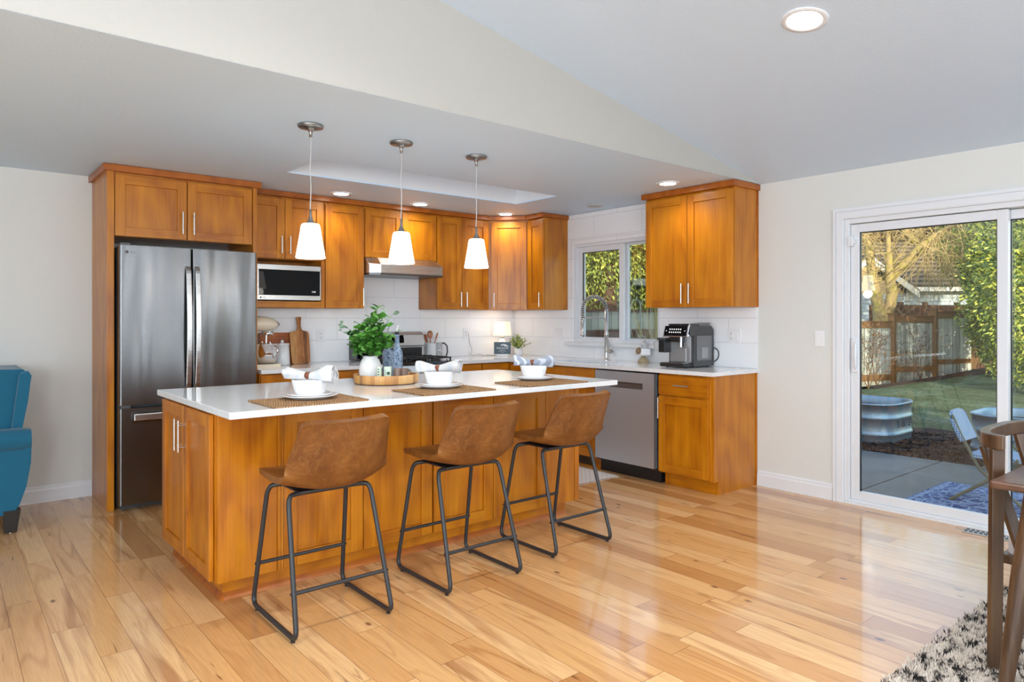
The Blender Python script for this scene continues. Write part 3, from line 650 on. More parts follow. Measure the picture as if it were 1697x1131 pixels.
# ---------------- faucet ----------------
fa = thing('kitchen_faucet', 'brushed steel pull down faucet with exposed spring neck', 'faucet', (4.885, 4.47, .914))
cx, cy = 4.885, 4.47
MB().lathe([(.028, .0), (.028, .006), (.022, .010), (.019, .03), (.019, .23), (.022, .235), (.022, .26), (.0175, .265), (.0175, .48), (0, .485)], (cx, cy, .9142), 24).build('faucet_body', NICKEL, fa)
def arc(t):     # neck path
    a = math.pi*t; return (cx-.12+.12*math.cos(a), cy+.08*(1-math.cos(a))/2, 1.385+.13*math.sin(a))
pth = [(cx, cy, 1.385)]+[arc(i/16) for i in range(1, 17)]+[(cx-.24, cy+.08, 1.33), (cx-.24, cy+.08, 1.26)]
MB().tube(pth, .008, 8).build('hose', GREYPL, fa)
co = []; N_ = 26*10
P = [Vector(p) for p in pth]; Ls = [0]
for i in range(1, len(P)): Ls.append(Ls[-1]+(P[i]-P[i-1]).length)
def at_len(s):
    for i in range(1, len(P)):
        if s <= Ls[i]: return P[i-1].lerp(P[i], (s-Ls[i-1])/(Ls[i]-Ls[i-1])), (P[i]-P[i-1]).normalized()
    return P[-1], (P[-1]-P[-2]).normalized()
side = Vector((.08, .24, 0)).normalized().cross(Vector((0, 0, 1)))
side = Vector((.316, .949, 0))
for i in range(N_+1):
    p, tt = at_len(Ls[-1]*i/N_); a = 2*math.pi*i/10
    e1 = side; e2 = tt.cross(e1).normalized(); co.append(p+e1*math.cos(a)*.0185+e2*math.sin(a)*.0185)
MB().tube(co, .0036, 5).build('spring', NICKEL, fa)
MB().lathe([(.012, .0), (.024, .002), (.024, .02), (.017, .03), (.0165, .13), (0, .132)], (cx-.24, cy+.08, 1.145), 20).build('spray_head', NICKEL, fa)
MB().tube([(cx, cy, 1.315), (cx-.06, cy+.02, 1.318), (cx-.215, cy+.072, 1.318), (cx-.238, cy+.079, 1.30), (cx-.24, cy+.08, 1.27)], .009, 8).build('docking_arm', NICKEL, fa)
MB().tube([(cx, cy, 1.145), (cx-.012, cy-.04, 1.075), (cx-.02, cy-.072, 1.035)], .009, 8).cyl((cx, cy, 1.0), (cx-.03, cy-.085, 1.0), .012, n=12).cyl((cx-.02, cy-.058, 1.0), (cx-.034, cy-.098, 1.0), .019, n=16).tube([(cx-.03, cy-.09, 1.0), (cx-.02, cy-.07, 1.04)], .007, 8).build('lever', NICKEL, fa)

# ---------------- pendants, downlights ----------------
SHADE = emit('opal_glass_shade', (1, .95, .88), 3.2, (.85, .85, .83))
CORD = plain('clear_grey_cord', (.55, .55, .55), .4)
LED = emit('led_lens', (1, .97, .92), 14)
def pendant(x, label):
    r = thing('pendant_light', label, 'pendant light', (x, 3.59, ZC), 'pendants above the island')
    MB().lathe([(0, .0), (.068, .0), (.070, -.006), (.066, -.014), (.03, -.018), (.014, -.03), (.009, -.045), (.008, -.065), (0, -.066)], (x, 3.59, ZC-.0005), 32).build('canopy', NICKD, r)
    pts = [(x+.002*math.sin(i*1.1), 3.59, 2.30-i*.0402) for i in range(11)]
    MB().tube(pts, .0028, 6).build('cord', CORD, r)
    MB().lathe([(0, .085), (.006, .084), (.007, .05), (.012, .03), (.022, .012), (.030, .0), (0, .0)], (x, 3.59, 1.818), 24).build('shade_cap', NICKD, r)
    MB().lathe([(.0, 1.822), (.044, 1.822), (.0505, 1.812), (.055, 1.78), (.0785, 1.640), (.0765, 1.636), (.0745, 1.640), (.051, 1.78), (.047, 1.808), (0, 1.814)], (x, 3.59, 0), 36).build('glass_shade', SHADE, r)
    lamp('pendant_bulb', 'POINT', 1.4, (x, 3.59, 1.60), None, (1, .92, .80), shadow_soft_size=.05)
pendant(1.565, 'leftmost glass pendant above the island, nearest the refrigerator')
pendant(2.131, 'middle glass pendant above the island, in front of the range hood')
pendant(2.689, 'rightmost glass pendant above the island, before the corner cabinets')
def can(x, y, label, z=None, tilt=0, en=12, r=.062):
    zz = ZC if z is None else z
    t = thing('recessed_light', label, 'ceiling light', (x, y, zz), 'recessed downlights')
    M = Matrix.Translation((x, y, zz)) @ Matrix.Rotation(tilt, 4, 'Y')
    MB(M).lathe([(r+.026, -.0006), (r+.025, -.004), (r+.004, -.007), (r, -.004)], (0, 0, 0), 36).build('trim_ring', TRIM, t)
    MB(M).lathe([(0, -.005), (r, -.005), (r, -.001), (0, -.001)], (0, 0, 0), 36).build('lens', LED, t)
    if en: lamp('downlight', 'SPOT', en, M @ Vector((0, 0, -.02)), M.to_3x3() @ Vector((0, 0, -1)), (1, .95, .89), spot_size=R(155), spot_blend=.8, shadow_soft_size=.05)
can(2.616, 5.385, 'recessed light above the microwave cabinet, leftmost of the row')
can(3.415, 5.42, 'recessed light in front of the cabinet above the range hood')
can(4.40, 5.384, 'recessed light in front of the diagonal corner cabinet')
can(4.37, 3.356, 'recessed light above the two door cabinet over the coffee machine')
for x_, y_ in ((1.3, 1.5), (3.1, -.9), (1.3, -.9), (-.9, 1.5), (-.9, -.9), (3.3, -2.8)):  # extra lights added out of view to brighten floor and ceiling
    z_ = ZC+SL*(XR-x_) if x_ > XRIDGE else ZR-(XRIDGE-x_)*SL
    can(x_, y_, 'added recessed fill light in the sloped ceiling behind the viewer', z_, math.atan(SL)*(1 if x_ > XRIDGE else -1), 72, .078)
# vault downlight, set square to the slope
vx, vy = 3.114, 1.608
can(vx, vy, 'large recessed light in the sloped ceiling', ZC+SL*(XR-vx), -math.atan(-SL)*1, 50, .078)
sp = MB().lathe([(0, -.004), (.06, -.004), (.068, -.009), (.074, -.006), (.076, -.0006)], (4.706, 4.455, ZC), 36).build('ceiling_speaker', plain('speaker_white', lin(190, 190, 192), .6), loc=(4.706, 4.455, ZC))
tag(sp, 'round white unlit ceiling fitting near the sink window', 'ceiling fixture')
# under cabinet glow near the corner
lamp('under_cabinet_light', 'AREA', .5, (4.55, 5.72, 1.39), (0, 0, -1), (1, .96, .9), shape='RECTANGLE', size=.5, size_y=.05)

# ---------------- bar stools ----------------
def stool():
    r = thing('bar_stool', '', 'bar stool', (0, 0, 0), 'bar stools at the island')
    # shell: t along profile from front lip to back top, s across
    prof = [(.215, .628), (.20, .646), (.14, .648), (.05, .636), (-.05, .622), (-.13, .622), (-.185, .645), (-.222, .70), (-.245, .77), (-.258, .84), (-.268, .90), (-.272, .915)]
    half = [.185, .206, .218, .226, .230, .231, .229, .224, .217, .207, .196, .193]
    curl = [.0, .004, .010, .020, .036, .056, .076, .086, .080, .062, .038, .028]
    def smooth(arr, t):
        x = t*(len(arr)-1); i = min(int(x), len(arr)-2); f = x-i
        p0 = arr[max(i-1, 0)]; p1 = arr[i]; p2 = arr[i+1]; p3 = arr[min(i+2, len(arr)-1)]
        return .5*(2*p1+(p2-p0)*f+(2*p0-5*p1+4*p2-p3)*f*f+(3*p1-p0-3*p2+p3)*f**3)
    PY = [p[0]+(.015 if p[0] > 0 else 0) for p in prof]; PZ = [p[1]-.028 for p in prof]
    def fn(u, v):
        s = v*2-1; t0 = .05*abs(s)**6; t1 = 1-.085*abs(s)**6; t = t0+(t1-t0)*u
        y, z = smooth(PY, t), smooth(PZ, t); hw = smooth(half, t); c = smooth(curl, t)
        e = .004; dy = smooth(PY, min(t+e, 1))-smooth(PY, max(t-e, 0)); dz = smooth(PZ, min(t+e, 1))-smooth(PZ, max(t-e, 0))
        L = math.hypot(dy, dz) or 1; ny, nz = dz/L, -dy/L      # normal towards the sitter
        k = abs(s)**2.3
        return (s*hw, y+ny*c*k, z+nz*c*k)
    sh = MB().grid(fn, 30, 16)
    o = sh.build('seat_shell', LEATHER, r); md = o.modifiers.new('solid', 'SOLIDIFY'); md.thickness = .026; md.offset = 0
    bv = o.modifiers.new('bevel', 'BEVEL'); bv.width = .010; bv.segments = 3; bv.limit_method = 'ANGLE'; bv.angle_limit = R(50)
    o.modifiers.new('sub', 'SUBSURF').levels = 1
    tr = .0105
    def rnd(pts, rad=.045, n=5):
        out = [Vector(pts[0])]
        for i in range(1, len(pts)-1):
            a, b, c = Vector(pts[i-1]), Vector(pts[i]), Vector(pts[i+1])
            p = b+(a-b).normalized()*min(rad, (a-b).length*.45); q = b+(c-b).normalized()*min(rad, (c-b).length*.45)
            for k in range(n+1):
                t = k/n; out.append((p*(1-t)+b*t)*(1-t)+(b*(1-t)+q*t)*t)
        return out+[Vector(pts[-1])]
    z0 = tr+.006
    for sx in (-1, 1):
        X, Xt = .218*sx, .190*sx
        pts = [(0, .12, .572), (Xt*.75, .12, .572), (Xt, .155, .564), (X, .262, z0), (X, -.232, z0), (Xt, -.075, .562), (Xt*.75, -.06, .564), (0, -.06, .564)]
        MB().tube(rnd(pts, .05), tr, 10).build('sled_leg', FRAME, r)
        for y in (.21, -.195): MB().cyl((X, y, .0005), (X, y, z0-.008), .009, n=10).build('foot_glide', BLACK, r)
    def legx(sx, z, front):
        k = (z-z0)/(.562-z0); y = (.262+( .155-.262)*k) if front else (-.232+(-.075+.232)*k)
        return (sx*(.218+(.190-.218)*k), y, z)
    for z, fr_ in ((.205, True), (.19, False)):
        MB().cyl(legx(-1, z, fr_), legx(1, z, fr_), .0085, n=10).build('footrest', FRAME, r)
        for sx in (-1, 1):
            p = legx(sx, z, fr_); MB().cyl((p[0]-.014, p[1]+(.0), p[2]), (p[0]+.014, p[1], p[2]), .006, n=8).build('bolt', BLACK, r)
    m = MB().box(-.15, .15, -.09, .15, .570, .576).cyl((-.14, .03, .572), (.14, .03, .572), .008, n=8); m.build('mounting_plate', FRAME, r)
    return r
s0 = stool()
c1, c2 = copy_tree(s0), copy_tree(s0)
put(s0, 'tan leather bar stool nearest the refrigerator end of the island', (1.325, 2.905, 0), 0)
put(c1, 'tan leather bar stool in the middle of the island row', (2.074, 2.905, 0), 0)
put(c2, 'tan leather bar stool nearest the dishwasher end of the island', (2.808, 2.958, 0), 0)
# ---------------- place settings on the island ----------------
ZI = .9143
def m_seagrass():
    t = NT('woven_seagrass'); co = t.co()
    a = t.n('TexWave', {'Vector': co, 'Scale': 26.0, 'Distortion': 2.5, 'Detail': 1.0}, bands_direction='X').outputs['Fac']
    b = t.n('TexWave', {'Vector': co, 'Scale': 30.0, 'Distortion': 1.0}, bands_direction='Y').outputs['Fac']
    f = t.math('MULTIPLY', a, b); n = t.noise(co, 60, 3).outputs[0]
    c = t.ramp(t.math('ADD', t.math('MULTIPLY', f, .7), t.math('MULTIPLY', n, .4)), [(.08, lin(88, 60, 38)), (.3, lin(152, 112, 74)), (.6, lin(196, 158, 114))])
    t.set(color=c, rough=.8); t.bump(f, .9, .006); return t.m
SEAG = m_seagrass()
def m_linen(name, c1, c2, sc=260):
    t = NT(name); co = t.co(); n = t.noise(co, sc, 2).outputs[0]
    s = t.n('TexWave', {'Vector': co, 'Scale': 9.0, 'Distortion': 3.0}).outputs['Fac']
    t.set(color=t.mix(t.ramp(s, [(.55, (0, 0, 0)), (.8, (1, 1, 1))]), c1, c2), rough=.9, sheen=.2); t.bump(n, .3, .002); return t.m
LINEN = [m_linen('pale_linen', lin(214, 213, 212), lin(202, 206, 214)), m_linen('pale_grey_linen', lin(208, 207, 206), lin(196, 200, 208)), m_linen('blue_grey_linen', lin(150, 160, 178), lin(204, 210, 222))]
RING = plain('brown_leather_band', lin(124, 70, 44), .5)
where = ('leftmost, nearest the refrigerator', 'middle', 'rightmost, nearest the dishwasher')
def setting(i, x0, x1, y0, y1, cx, cy):
    m = MB()
    m.box(x0, x1, y0, y1, ZI, ZI+.005); nn_ = 21
    for k in range(nn_):
        y = y0+(y1-y0)*(k+.5)/nn_
        m.cyl((x0-.004, y, ZI+.0045), (x1+.004, y, ZI+.0045), .0044, n=6)
    tag(m.build('placemat', SEAG, loc=(cx, cy, ZI)), 'brown woven seagrass placemat on the island, %s' % where[i], 'placemat', 'placemats on the island')
    z = ZI+.0075
    p = MB().lathe([(0, .004), (.075, .004), (.08, .006), (.115, .015), (.134, .022), (.1365, .0215), (.13, .016), (.085, .001), (.075, 0), (0, 0)], (cx, cy, z), 48)
    tag(p.build('dinner_plate', CERAM, loc=(cx, cy, z)), 'large white dinner plate under the place setting, %s of three' % where[i], 'plate', 'dinner plates on the island')
    z2 = z+.0065
    p = MB().lathe([(0, .004), (.06, .004), (.085, .012), (.105, .0195), (.107, .0185), (.1, .012), (.065, .001), (0, 0)], (cx, cy, z2+.002), 48)
    tag(p.build('salad_plate', CERAM, loc=(cx, cy, z2)), 'small white salad plate under the bowl, %s of three' % where[i], 'plate', 'salad plates on the island')
    z3 = z2+.008
    p = MB().lathe([(0, .006), (.056, .006), (.064, .014), (.076, .05), (.083, .076), (.0845, .0785), (.0865, .0775), (.081, .05), (.071, .016), (.062, .0), (0, 0)], (cx, cy, z3), 48)
    tag(p.build('bowl', CERAM, loc=(cx, cy, z3)), 'white bowl holding a rolled napkin, %s of three' % where[i], 'bowl', 'bowls on the island')
    # rolled napkin resting across the rim
    zn = z3+.0785+.015
    na = thing('napkin', ('pale grey linen napkin rolled in a leather band on the bowl nearest the refrigerator', 'cream white rolled napkin in a leather band on the middle bowl', 'blue grey rolled napkin in a leather band on the bowl nearest the dishwasher')[i], 'napkin', (cx, cy, zn), 'rolled napkins on the bowls')
    L = .125; M = Matrix.Translation((cx, cy, zn)) @ Matrix.Rotation(R(-50), 4, 'Z') @ Matrix.Rotation(R((2, -2, 0)[i]), 4, 'Y')
    rr = random.Random(i+4); ph = [rr.uniform(0, 6.28) for _ in range(4)]
    def fn(u, v):
        s = u*2-1; a = v*2*math.pi
        f = min(1, (abs(s+.06)/.75))**1.3; r = .0165+.019*f
        r *= 1+.22*f*math.sin(3*a+ph[0]+s*2)+.10*f*math.sin(5*a+ph[1])
        return (s*L+.006*math.sin(a*2+ph[3])*f, r*1.15*math.cos(a), max(-.015, r*.95*math.sin(a))+.012*f*(1 if s > 0 else .2)*(1 if math.sin(a) > 0 else 0))
    nb = MB(M).grid(fn, 26, 24)
    o = nb.build('cloth_roll', LINEN[i], na, solid=.0015)
    sp = [((L-.004)+0.0, (.006+.026*t/34)*math.cos(t*.5), (.006+.026*t/34)*math.sin(t*.5)+.004) for t in range(35)]
    m = MB(M)
    vs = []; 
    for (x, y, z_) in sp: vs += [(x-.05, y*.8, z_*.8), (x+.003, y, z_)]
    m.add(vs, [(2*k, 2*k+1, 2*k+3, 2*k+2) for k in range(34)], 0, True); m.build('rolled_end', LINEN[i], na, solid=.0025)
    MB(M).lathe([(.0215, -.011), (.0235, -.011), (.0235, .011), (.0215, .011), (.0215, -.011)], (0, 0, 0), 28)
    m = MB(M @ Matrix.Translation((-.008, 0, .001)) @ Matrix.Rotation(math.pi/2, 4, 'Y')); m.lathe([(.019, -.012), (.0215, -.012), (.0215, .012), (.019, .012), (.019, -.012)], (0, 0, 0), 28, sx=.86, sy=1.02)
    m.build('napkin_ring', RING, na)
setting(0, 1.137, 1.593, 2.985, 3.315, 1.392, 3.20)
setting(1, 1.903, 2.362, 2.975, 3.305, 2.165, 3.235)
setting(2, 2.615, 3.092, 2.982, 3.305, 2.905, 3.275)

# ---------------- tray group ----------------
def m_stave():
    t = NT('mixed_wood_staves'); sp = t.n('SeparateXYZ', {0: t.co()}).outputs
    a = t.math('FLOOR', t.math('MULTIPLY', t.math('ARCTAN2', sp[1], sp[0]), 7.0))
    r = t.n('TexWhiteNoise', {'W': t.math('ADD', a, 41.0)}, noise_dimensions='1D').outputs[0]
    n = t.noise(t.map(t.co(), (60, 60, 8)), 1, 3).outputs[0]
    c = t.ramp(t.math('ADD', t.math('MULTIPLY', r, .8), t.math('MULTIPLY', n, .25)), [(.1, lin(150, 108, 76)), (.35, lin(196, 140, 80)), (.6, lin(224, 180, 122)), (.85, lin(206, 150, 72)), (1, lin(130, 92, 70))])
    t.set(color=c, rough=.45, coat=.1); return t.m
TX, TY = 2.12, 3.75
ty = thing('serving_tray', 'round wooden serving tray with striped stave rim on the island', 'tray', (TX, TY, ZI))
STV = m_stave()
MB().lathe([(0, 0), (.185, 0), (.188, .004), (.188, .010), (0, .010)], (TX, TY, ZI), 64).build('tray_base', plain('dark_tray_base', lin(92, 54, 30), .5), ty)
MB().lathe([(.181, .004), (.190, .004), (.196, .010), (.197, .052), (.195, .056), (.186, .056), (.183, .052), (.182, .010), (.181, .004)], (TX, TY, ZI), 64).build('tray_rim', STV, ty)
for sgn in (-1,):
    M = Matrix.Translation((TX-.768*.196*1, TY+.64*.196, ZI+.034)) @ Matrix.Rotation(R(-39.8), 4, 'Z')
    MB(M @ Matrix.Rotation(math.pi/2, 4, 'Y')).lathe([(0, -.004), (.014, -.004), (.016, 0), (.014, .001), (0, .001)], (0, 0, 0), 20, sx=.8, sy=1.9).build('hand_hole', plain('hole_dark_wood', lin(70, 38, 22), .7), ty)
ZT = ZI+.0105
VX, VY = 2.025, 3.775
va = MB().lathe([(0, 0), (.055, 0), (.062, .004), (.066, .03), (.0675, .07), (.064, .105), (.054, .132), (.045, .142), (.043, .148), (.048, .156), (.046, .157), (.040, .149), (.042, .140), (.052, .12), (.06, .07), (.056, .01), (0, .008)], (VX, VY, ZT), 48).build('vase', MATTEW, loc=(VX, VY, ZT))
tag(va, 'matte white ceramic vase on the round wooden tray', 'vase')
# greenery
bq = thing('leafy_stems', 'bunch of round leaved green stems standing in the white vase', 'plant', (VX, VY, ZT+.01))
RTv = Vector((.768, -.64, 0)); FWv = Vector((.64, .768, 0)); UPv = Vector((0, 0, 1))
G1 = NT('fresh_green_leaf'); G1.set(color=G1.ramp(G1.noise(G1.co(), 30, 3).outputs[0], [(.3, lin(46, 92, 30)), (.55, lin(78, 138, 50)), (.75, lin(120, 176, 86))]), rough=.45); G1 = G1.m
G2 = plain('grey_green_leaf', lin(116, 142, 118), .5)
def leafpts(m, p, d, nrm, L, W, mi=0):
    d = d.normalized(); s = d.cross(nrm).normalized(); n = s.cross(d).normalized()
    prof = [(0, 0), (.18, .62), (.45, 1), (.75, .78), (1, 0)]
    vs = [p]; 
    for t, w_ in prof[1:-1]:
        vs += [p+d*L*t+s*W*.5*w_+n*L*.06, p+d*L*t-n*L*.02, p+d*L*t-s*W*.5*w_+n*L*.06]
    vs.append(p+d*L-n*L*.10)
    fs = [(0, 1, 2), (0, 2, 3), (1, 4, 5, 2), (2, 5, 6, 3), (4, 7, 8, 5), (5, 8, 9, 6), (7, 10, 8), (8, 10, 9)]
    m.add(vs, fs, mi, True)
rb = random.Random(11); base = Vector((VX, VY, ZT+.15)); stems = MB(); lm = MB()
tips = [(-.19, .215, .02, 1), (-.17, .16, -.03, 1), (-.12, .12, .04, 0), (-.06, .20, -.02, 0), (.0, .24, .03, 0), (.045, .30, 0, 0), (.08, .31, .03, 1), (.06, .25, -.03, 0), (.02, .17, -.07, 0), (-.05, .13, -.09, 0), (.10, .19, .0, 0), (.13, .13, -.03, 0), (.17, .165, .04, 1), (-.10, .06, -.05, 0), (.09, .06, -.05, 0), (-.02, .07, -.09, 0), (.145, .28, .03, 1), (.04, .10, .08, 0), (-.09, .18, .08, 0), (.0, .12, -.05, 0), (-.03, .22, .07, 0), (.10, .10, .05, 0), (-.06, .02, -.07, 0), (.05, .03, -.08, 0), (.0, .05, -.10, 0), (-.09, .09, -.07, 0), (.11, .07, -.04, 0), (-.14, .15, .0, 0)]
for dx, dz, df, kind in tips:
    tip = base+RTv*dx+UPv*dz+FWv*df
    st = base+Vector((rb.uniform(-.02, .02), rb.uniform(-.02, .02), -.10)); mid = base+(tip-base)*.35+UPv*.04
    pts = [st, base+Vector((rb.uniform(-.015, .015), rb.uniform(-.015, .015), 0)), mid, base.lerp(tip, .7)+UPv*.02, tip]
    stems.tube(pts, [.0022, .002, .0018, .0014, .0008], 5)
    nl = 8 if kind else 19
    for i in range(nl):
        t = .28+.72*i/(nl-1); k = t*3; j = min(int(k), 2); p = pts[1+j].lerp(pts[2+j], k-j)
        a = rb.uniform(0, 6.28); d = Vector((math.cos(a), math.sin(a), rb.uniform(-.5, .6)))
        if kind: leafpts(lm, p, d, Vector((rb.uniform(-1, 1), rb.uniform(-1, 1), .5)), rb.uniform(.028, .042), rb.uniform(.014, .026), 1)
        else: leafpts(lm, p, d, Vector((rb.uniform(-.8, .8), rb.uniform(-.8, .8), .7)), rb.uniform(.035, .055), rb.uniform(.032, .048), 0)
stems.build('stems', plain('stem_green', lin(92, 120, 60), .6), bq)
lm.build('leaves', [G1, G2], bq)
# dimpled blue glass oil bottles
t = NT('dimpled_blue_glass'); vo = t.n('TexVoronoi', {'Vector': t.map(t.co(), (1, 1, .8)), 'Scale': 75.0}).outputs['Distance']
t.set(color=t.ramp(vo, [(.2, lin(90, 120, 160)), (.5, lin(176, 200, 226))]), rough=.06, trans=.35, ior=1.25, alpha=t.math('ADD', .35, t.math('MULTIPLY', vo, .5))); t.bump(vo, .9, .01); BLUEG = t.m
def bottle(x, y, s, label):
    r = thing('oil_bottle', label, 'bottle', (x, y, ZT), 'blue glass bottles on the tray')
    MB().lathe([(0, 0), (.030*s, 0), (.034*s, .006), (.034*s, .165*s), (.031*s, .185*s), (.020*s, .205*s), (.014*s, .225*s), (.0135*s, .275*s), (.016*s, .278*s), (.016*s, .286*s), (0, .286*s)], (x, y, ZT), 32).build('glass_body', BLUEG, r)
    MB().lathe([(0, .286*s), (.012, .286*s), (.013, .30*s), (.006, .305*s), (0, .306*s)], (x, y, ZT), 16).build('stopper', BLACK, r)
    MB().tube([(x, y, ZT+.30*s), (x, y, ZT+.325*s), (x+.006, y-.006, ZT+.343*s)], .0035, 8).build('pour_spout', CHROME, r)
bottle(2.170, 3.705, 1.0, 'taller dimpled blue glass oil bottle at the front of the tray')
bottle(2.188, 3.852, .96, 'dimpled blue glass oil bottle behind the other, next to the leaves')
CAND = NT('pale_green_tin'); CAND.set(color=lin(206, 222, 204), rough=.4); CAND = CAND.m; INK = plain('dark_green_ink', lin(60, 84, 70), .6)
for i, (x, y, wd, lab) in enumerate(((2.018, 3.652, .026, 'narrow white and green tin beside the vase on the tray'), (2.062, 3.628, .042, 'pale green patterned tin in front of the blue bottles'))):
    M = Matrix.Translation((x, y, ZT)) @ Matrix.Rotation(R(-40), 4, 'Z')
    r = thing('seasoning_tin', lab, 'tin', (x, y, ZT), 'pale tins on the tray')
    MB(M).prism(rrect(-wd/2, wd/2, -.017, .017, .008), 0, .098).build('tin_body', CAND, r, bev=.002)
    m = MB(M)
    if i == 0:
        for k in range(5): m.box(-.006, .004, -.0178, -.0168, .02+k*.015, .027+k*.015)
    else:
        m.add([(.010*math.cos(a*math.pi/8)+.006, -.0176, .06+.010*math.sin(a*math.pi/8)) for a in range(16)], [tuple(range(16))[::-1]])
        m.box(.003, .009, -.0178, -.0168, .015, .035)
        for k in range(6): m.box(-.014, -.009, -.0178, -.0168, .014+k*.012, .02+k*.012)
    m.build('printed_pattern', INK, r)
MILL = wood('grey_brown_mill_wood', lin(84, 66, 56), lin(118, 96, 84), lin(146, 124, 108), 2, .5, .1, 2)
for x, y, lab in ((2.118, 3.612, 'left wooden salt cellar standing on the tray'), (2.152, 3.590, 'right wooden pepper cellar standing on the tray')):
    tag(MB().lathe([(0, 0), (.0215, 0), (.0225, .003), (.0225, .084), (.021, .087), (0, .087)], (x, y, ZT), 28).build('spice_cellar', MILL, loc=(x, y, ZT)), lab, 'spice cellar', 'wooden cellars on the tray')
ZK = .9143
# ---------------- counter items left ----------------
CREAM = plain('almond_enamel', lin(230, 219, 196), .2, coat=.4)
mx = thing('stand_mixer', 'cream stand mixer with a steel bowl half hidden by the refrigerator', 'stand mixer', (2.03, 5.64, ZK))
bx, by = 2.08, 5.645
out = [(1.915, 5.58), (1.95, 5.535), (2.07, 5.525), (2.17, 5.56), (2.205, 5.645), (2.17, 5.73), (2.07, 5.765), (1.95, 5.755), (1.915, 5.71)]
MB().prism(out, ZK, ZK+.026).build('mixer_base', CREAM, mx, bev=.008)
MB().prism(rrect(1.915, 1.975, 5.60, 5.69, .025), ZK+.026, 1.20).build('column', CREAM, mx, bev=.01)
hx = [(1.912, .050), (1.925, .062), (1.94, .070), (2.02, .072), (2.09, .066), (2.14, .050), (2.165, .030)]
def hfn(u, v):
    k = u*(len(hx)-1); i = min(int(k), len(hx)-2); x = hx[i][0]+(hx[i+1][0]-hx[i][0])*(k-i); r_ = hx[i][1]+(hx[i+1][1]-hx[i][1])*(k-i); a = v*2*math.pi
    return (x, by+r_*.85*math.cos(a), 1.257+r_*math.sin(a)*(1.0 if math.sin(a) > 0 else .75))
MB().grid(hfn, 18, 24).build('motor_head', CREAM, mx)
MB().cyl((2.14, by, 1.262), (2.178, by, 1.262), .024, .020, n=20).build('attachment_hub', CHROME, mx)
MB().lathe([(0, 0), (.048, 0), (.05, .012), (.044, .03), (0, .03)], (bx+.01, by, 1.175), 24).build('planetary_collar', CHROME, mx)
MB().cyl((2.178, by, 1.262), (2.186, by, 1.262), .012, n=14).build('hub_knob', BLACK, mx)
MB().lathe([(0, .012), (.06, .012), (.055, 0), (.068, .004), (.088, .03), (.099, .08), (.101, .158), (.105, .160), (.1045, .163), (.098, .160), (.095, .08), (.08, .03), (0, .02)], (bx, by, ZK+.027), 40).build('mixing_bowl', CHROME, mx)
MB().cyl((bx, by, 1.085), (bx, by, 1.175), .008, n=10).tube([(bx-.03, by, 1.12), (bx-.04, by, 1.06), (bx, by, 1.02), (bx+.04, by, 1.06), (bx+.03, by, 1.12)], .005, 6).build('beater', CHROME, mx)
MB().tube([(bx+.025, by-.1, 1.09), (bx+.04, by-.135, 1.08), (bx+.045, by-.135, 1.02), (bx+.03, by-.095, .985)], .006, 8).build('bowl_handle', CHROME, mx)
cn = thing('canister', 'white ceramic canister with knob lid beside the stand mixer', 'canister', (2.262, 5.77, ZK))
MB().lathe([(0, 0), (.060, 0), (.064, .004), (.058, .17), (.0, .17)], (2.262, 5.77, ZK), 36).build('canister_body', CERAM, cn)
MB().lathe([(0, .171), (.060, .171), (.061, .180), (.057, .184), (.014, .186), (.012, .190), (.0135, .205), (.010, .212), (0, .213)], (2.262, 5.77, ZK), 36).build('lid', CERAM, cn)
tag(MB(Matrix.Translation((2.33, YB-.060, ZK)) @ Matrix.Rotation(R(-6), 4, 'X')).prismy([(-.215, 0), (.20, 0), (.205, .02), (.205, .262), (.19, .275), (-.20, .275), (-.215, .262)], 0, .018).build('cutting_board', ACACIA2, loc=(2.33, YB-.04, ZK), bev=.003), 'wide dark wooden cutting board behind the paddle board', 'cutting board', 'cutting boards on the left counter')
def paddle():
    o = [(-.08, .012), (-.068, 0), (.068, 0), (.082, .012), (.086, .13), (.084, .262), (.074, .282), (.03, .292), (.018, .305), (.014, .335), (.017, .375), (.022, .405), (.018, .413), (-.018, .413), (-.022, .405), (-.017, .375), (-.014, .335), (-.018, .305), (-.03, .292), (-.078, .282), (-.088, .262), (-.088, .13)]
    return o
pb = thing('cutting_board', 'striped acacia paddle board leaning on the backsplash tile', 'cutting board', (2.455, YB-.07, ZK), 'cutting boards on the left counter')
Mb = Matrix.Translation((2.455, YB-.108, ZK+.001)) @ Matrix.Rotation(R(-8), 4, 'X')
def m_stripe():
    t = NT('striped_acacia'); sp = t.n('SeparateXYZ', {0: t.co()}).outputs
    s = t.n('TexWhiteNoise', {'W': t.math('FLOOR', t.math('MULTIPLY', t.math('ADD', sp[0], 3.0), 32.0))}, noise_dimensions='1D').outputs[0]
    n = t.noise(t.map(t.co(), (50, 50, 5)), 1, 4, .6, .5).outputs[0]
    t.set(color=t.ramp(t.math('ADD', t.math('MULTIPLY', s, .5), t.math('MULTIPLY', n, .6)), [(.25, lin(98, 56, 24)), (.5, lin(168, 106, 52)), (.75, lin(212, 158, 96))]), rough=.5); return t.m
MB(Mb).prismy(paddle(), 0, .018).build('board', m_stripe(), pb, bev=.004)
MB(Mb).cyl((0, -.001, .393), (0, .003, .393), .005, n=12).build('hang_hole', DARK, pb)
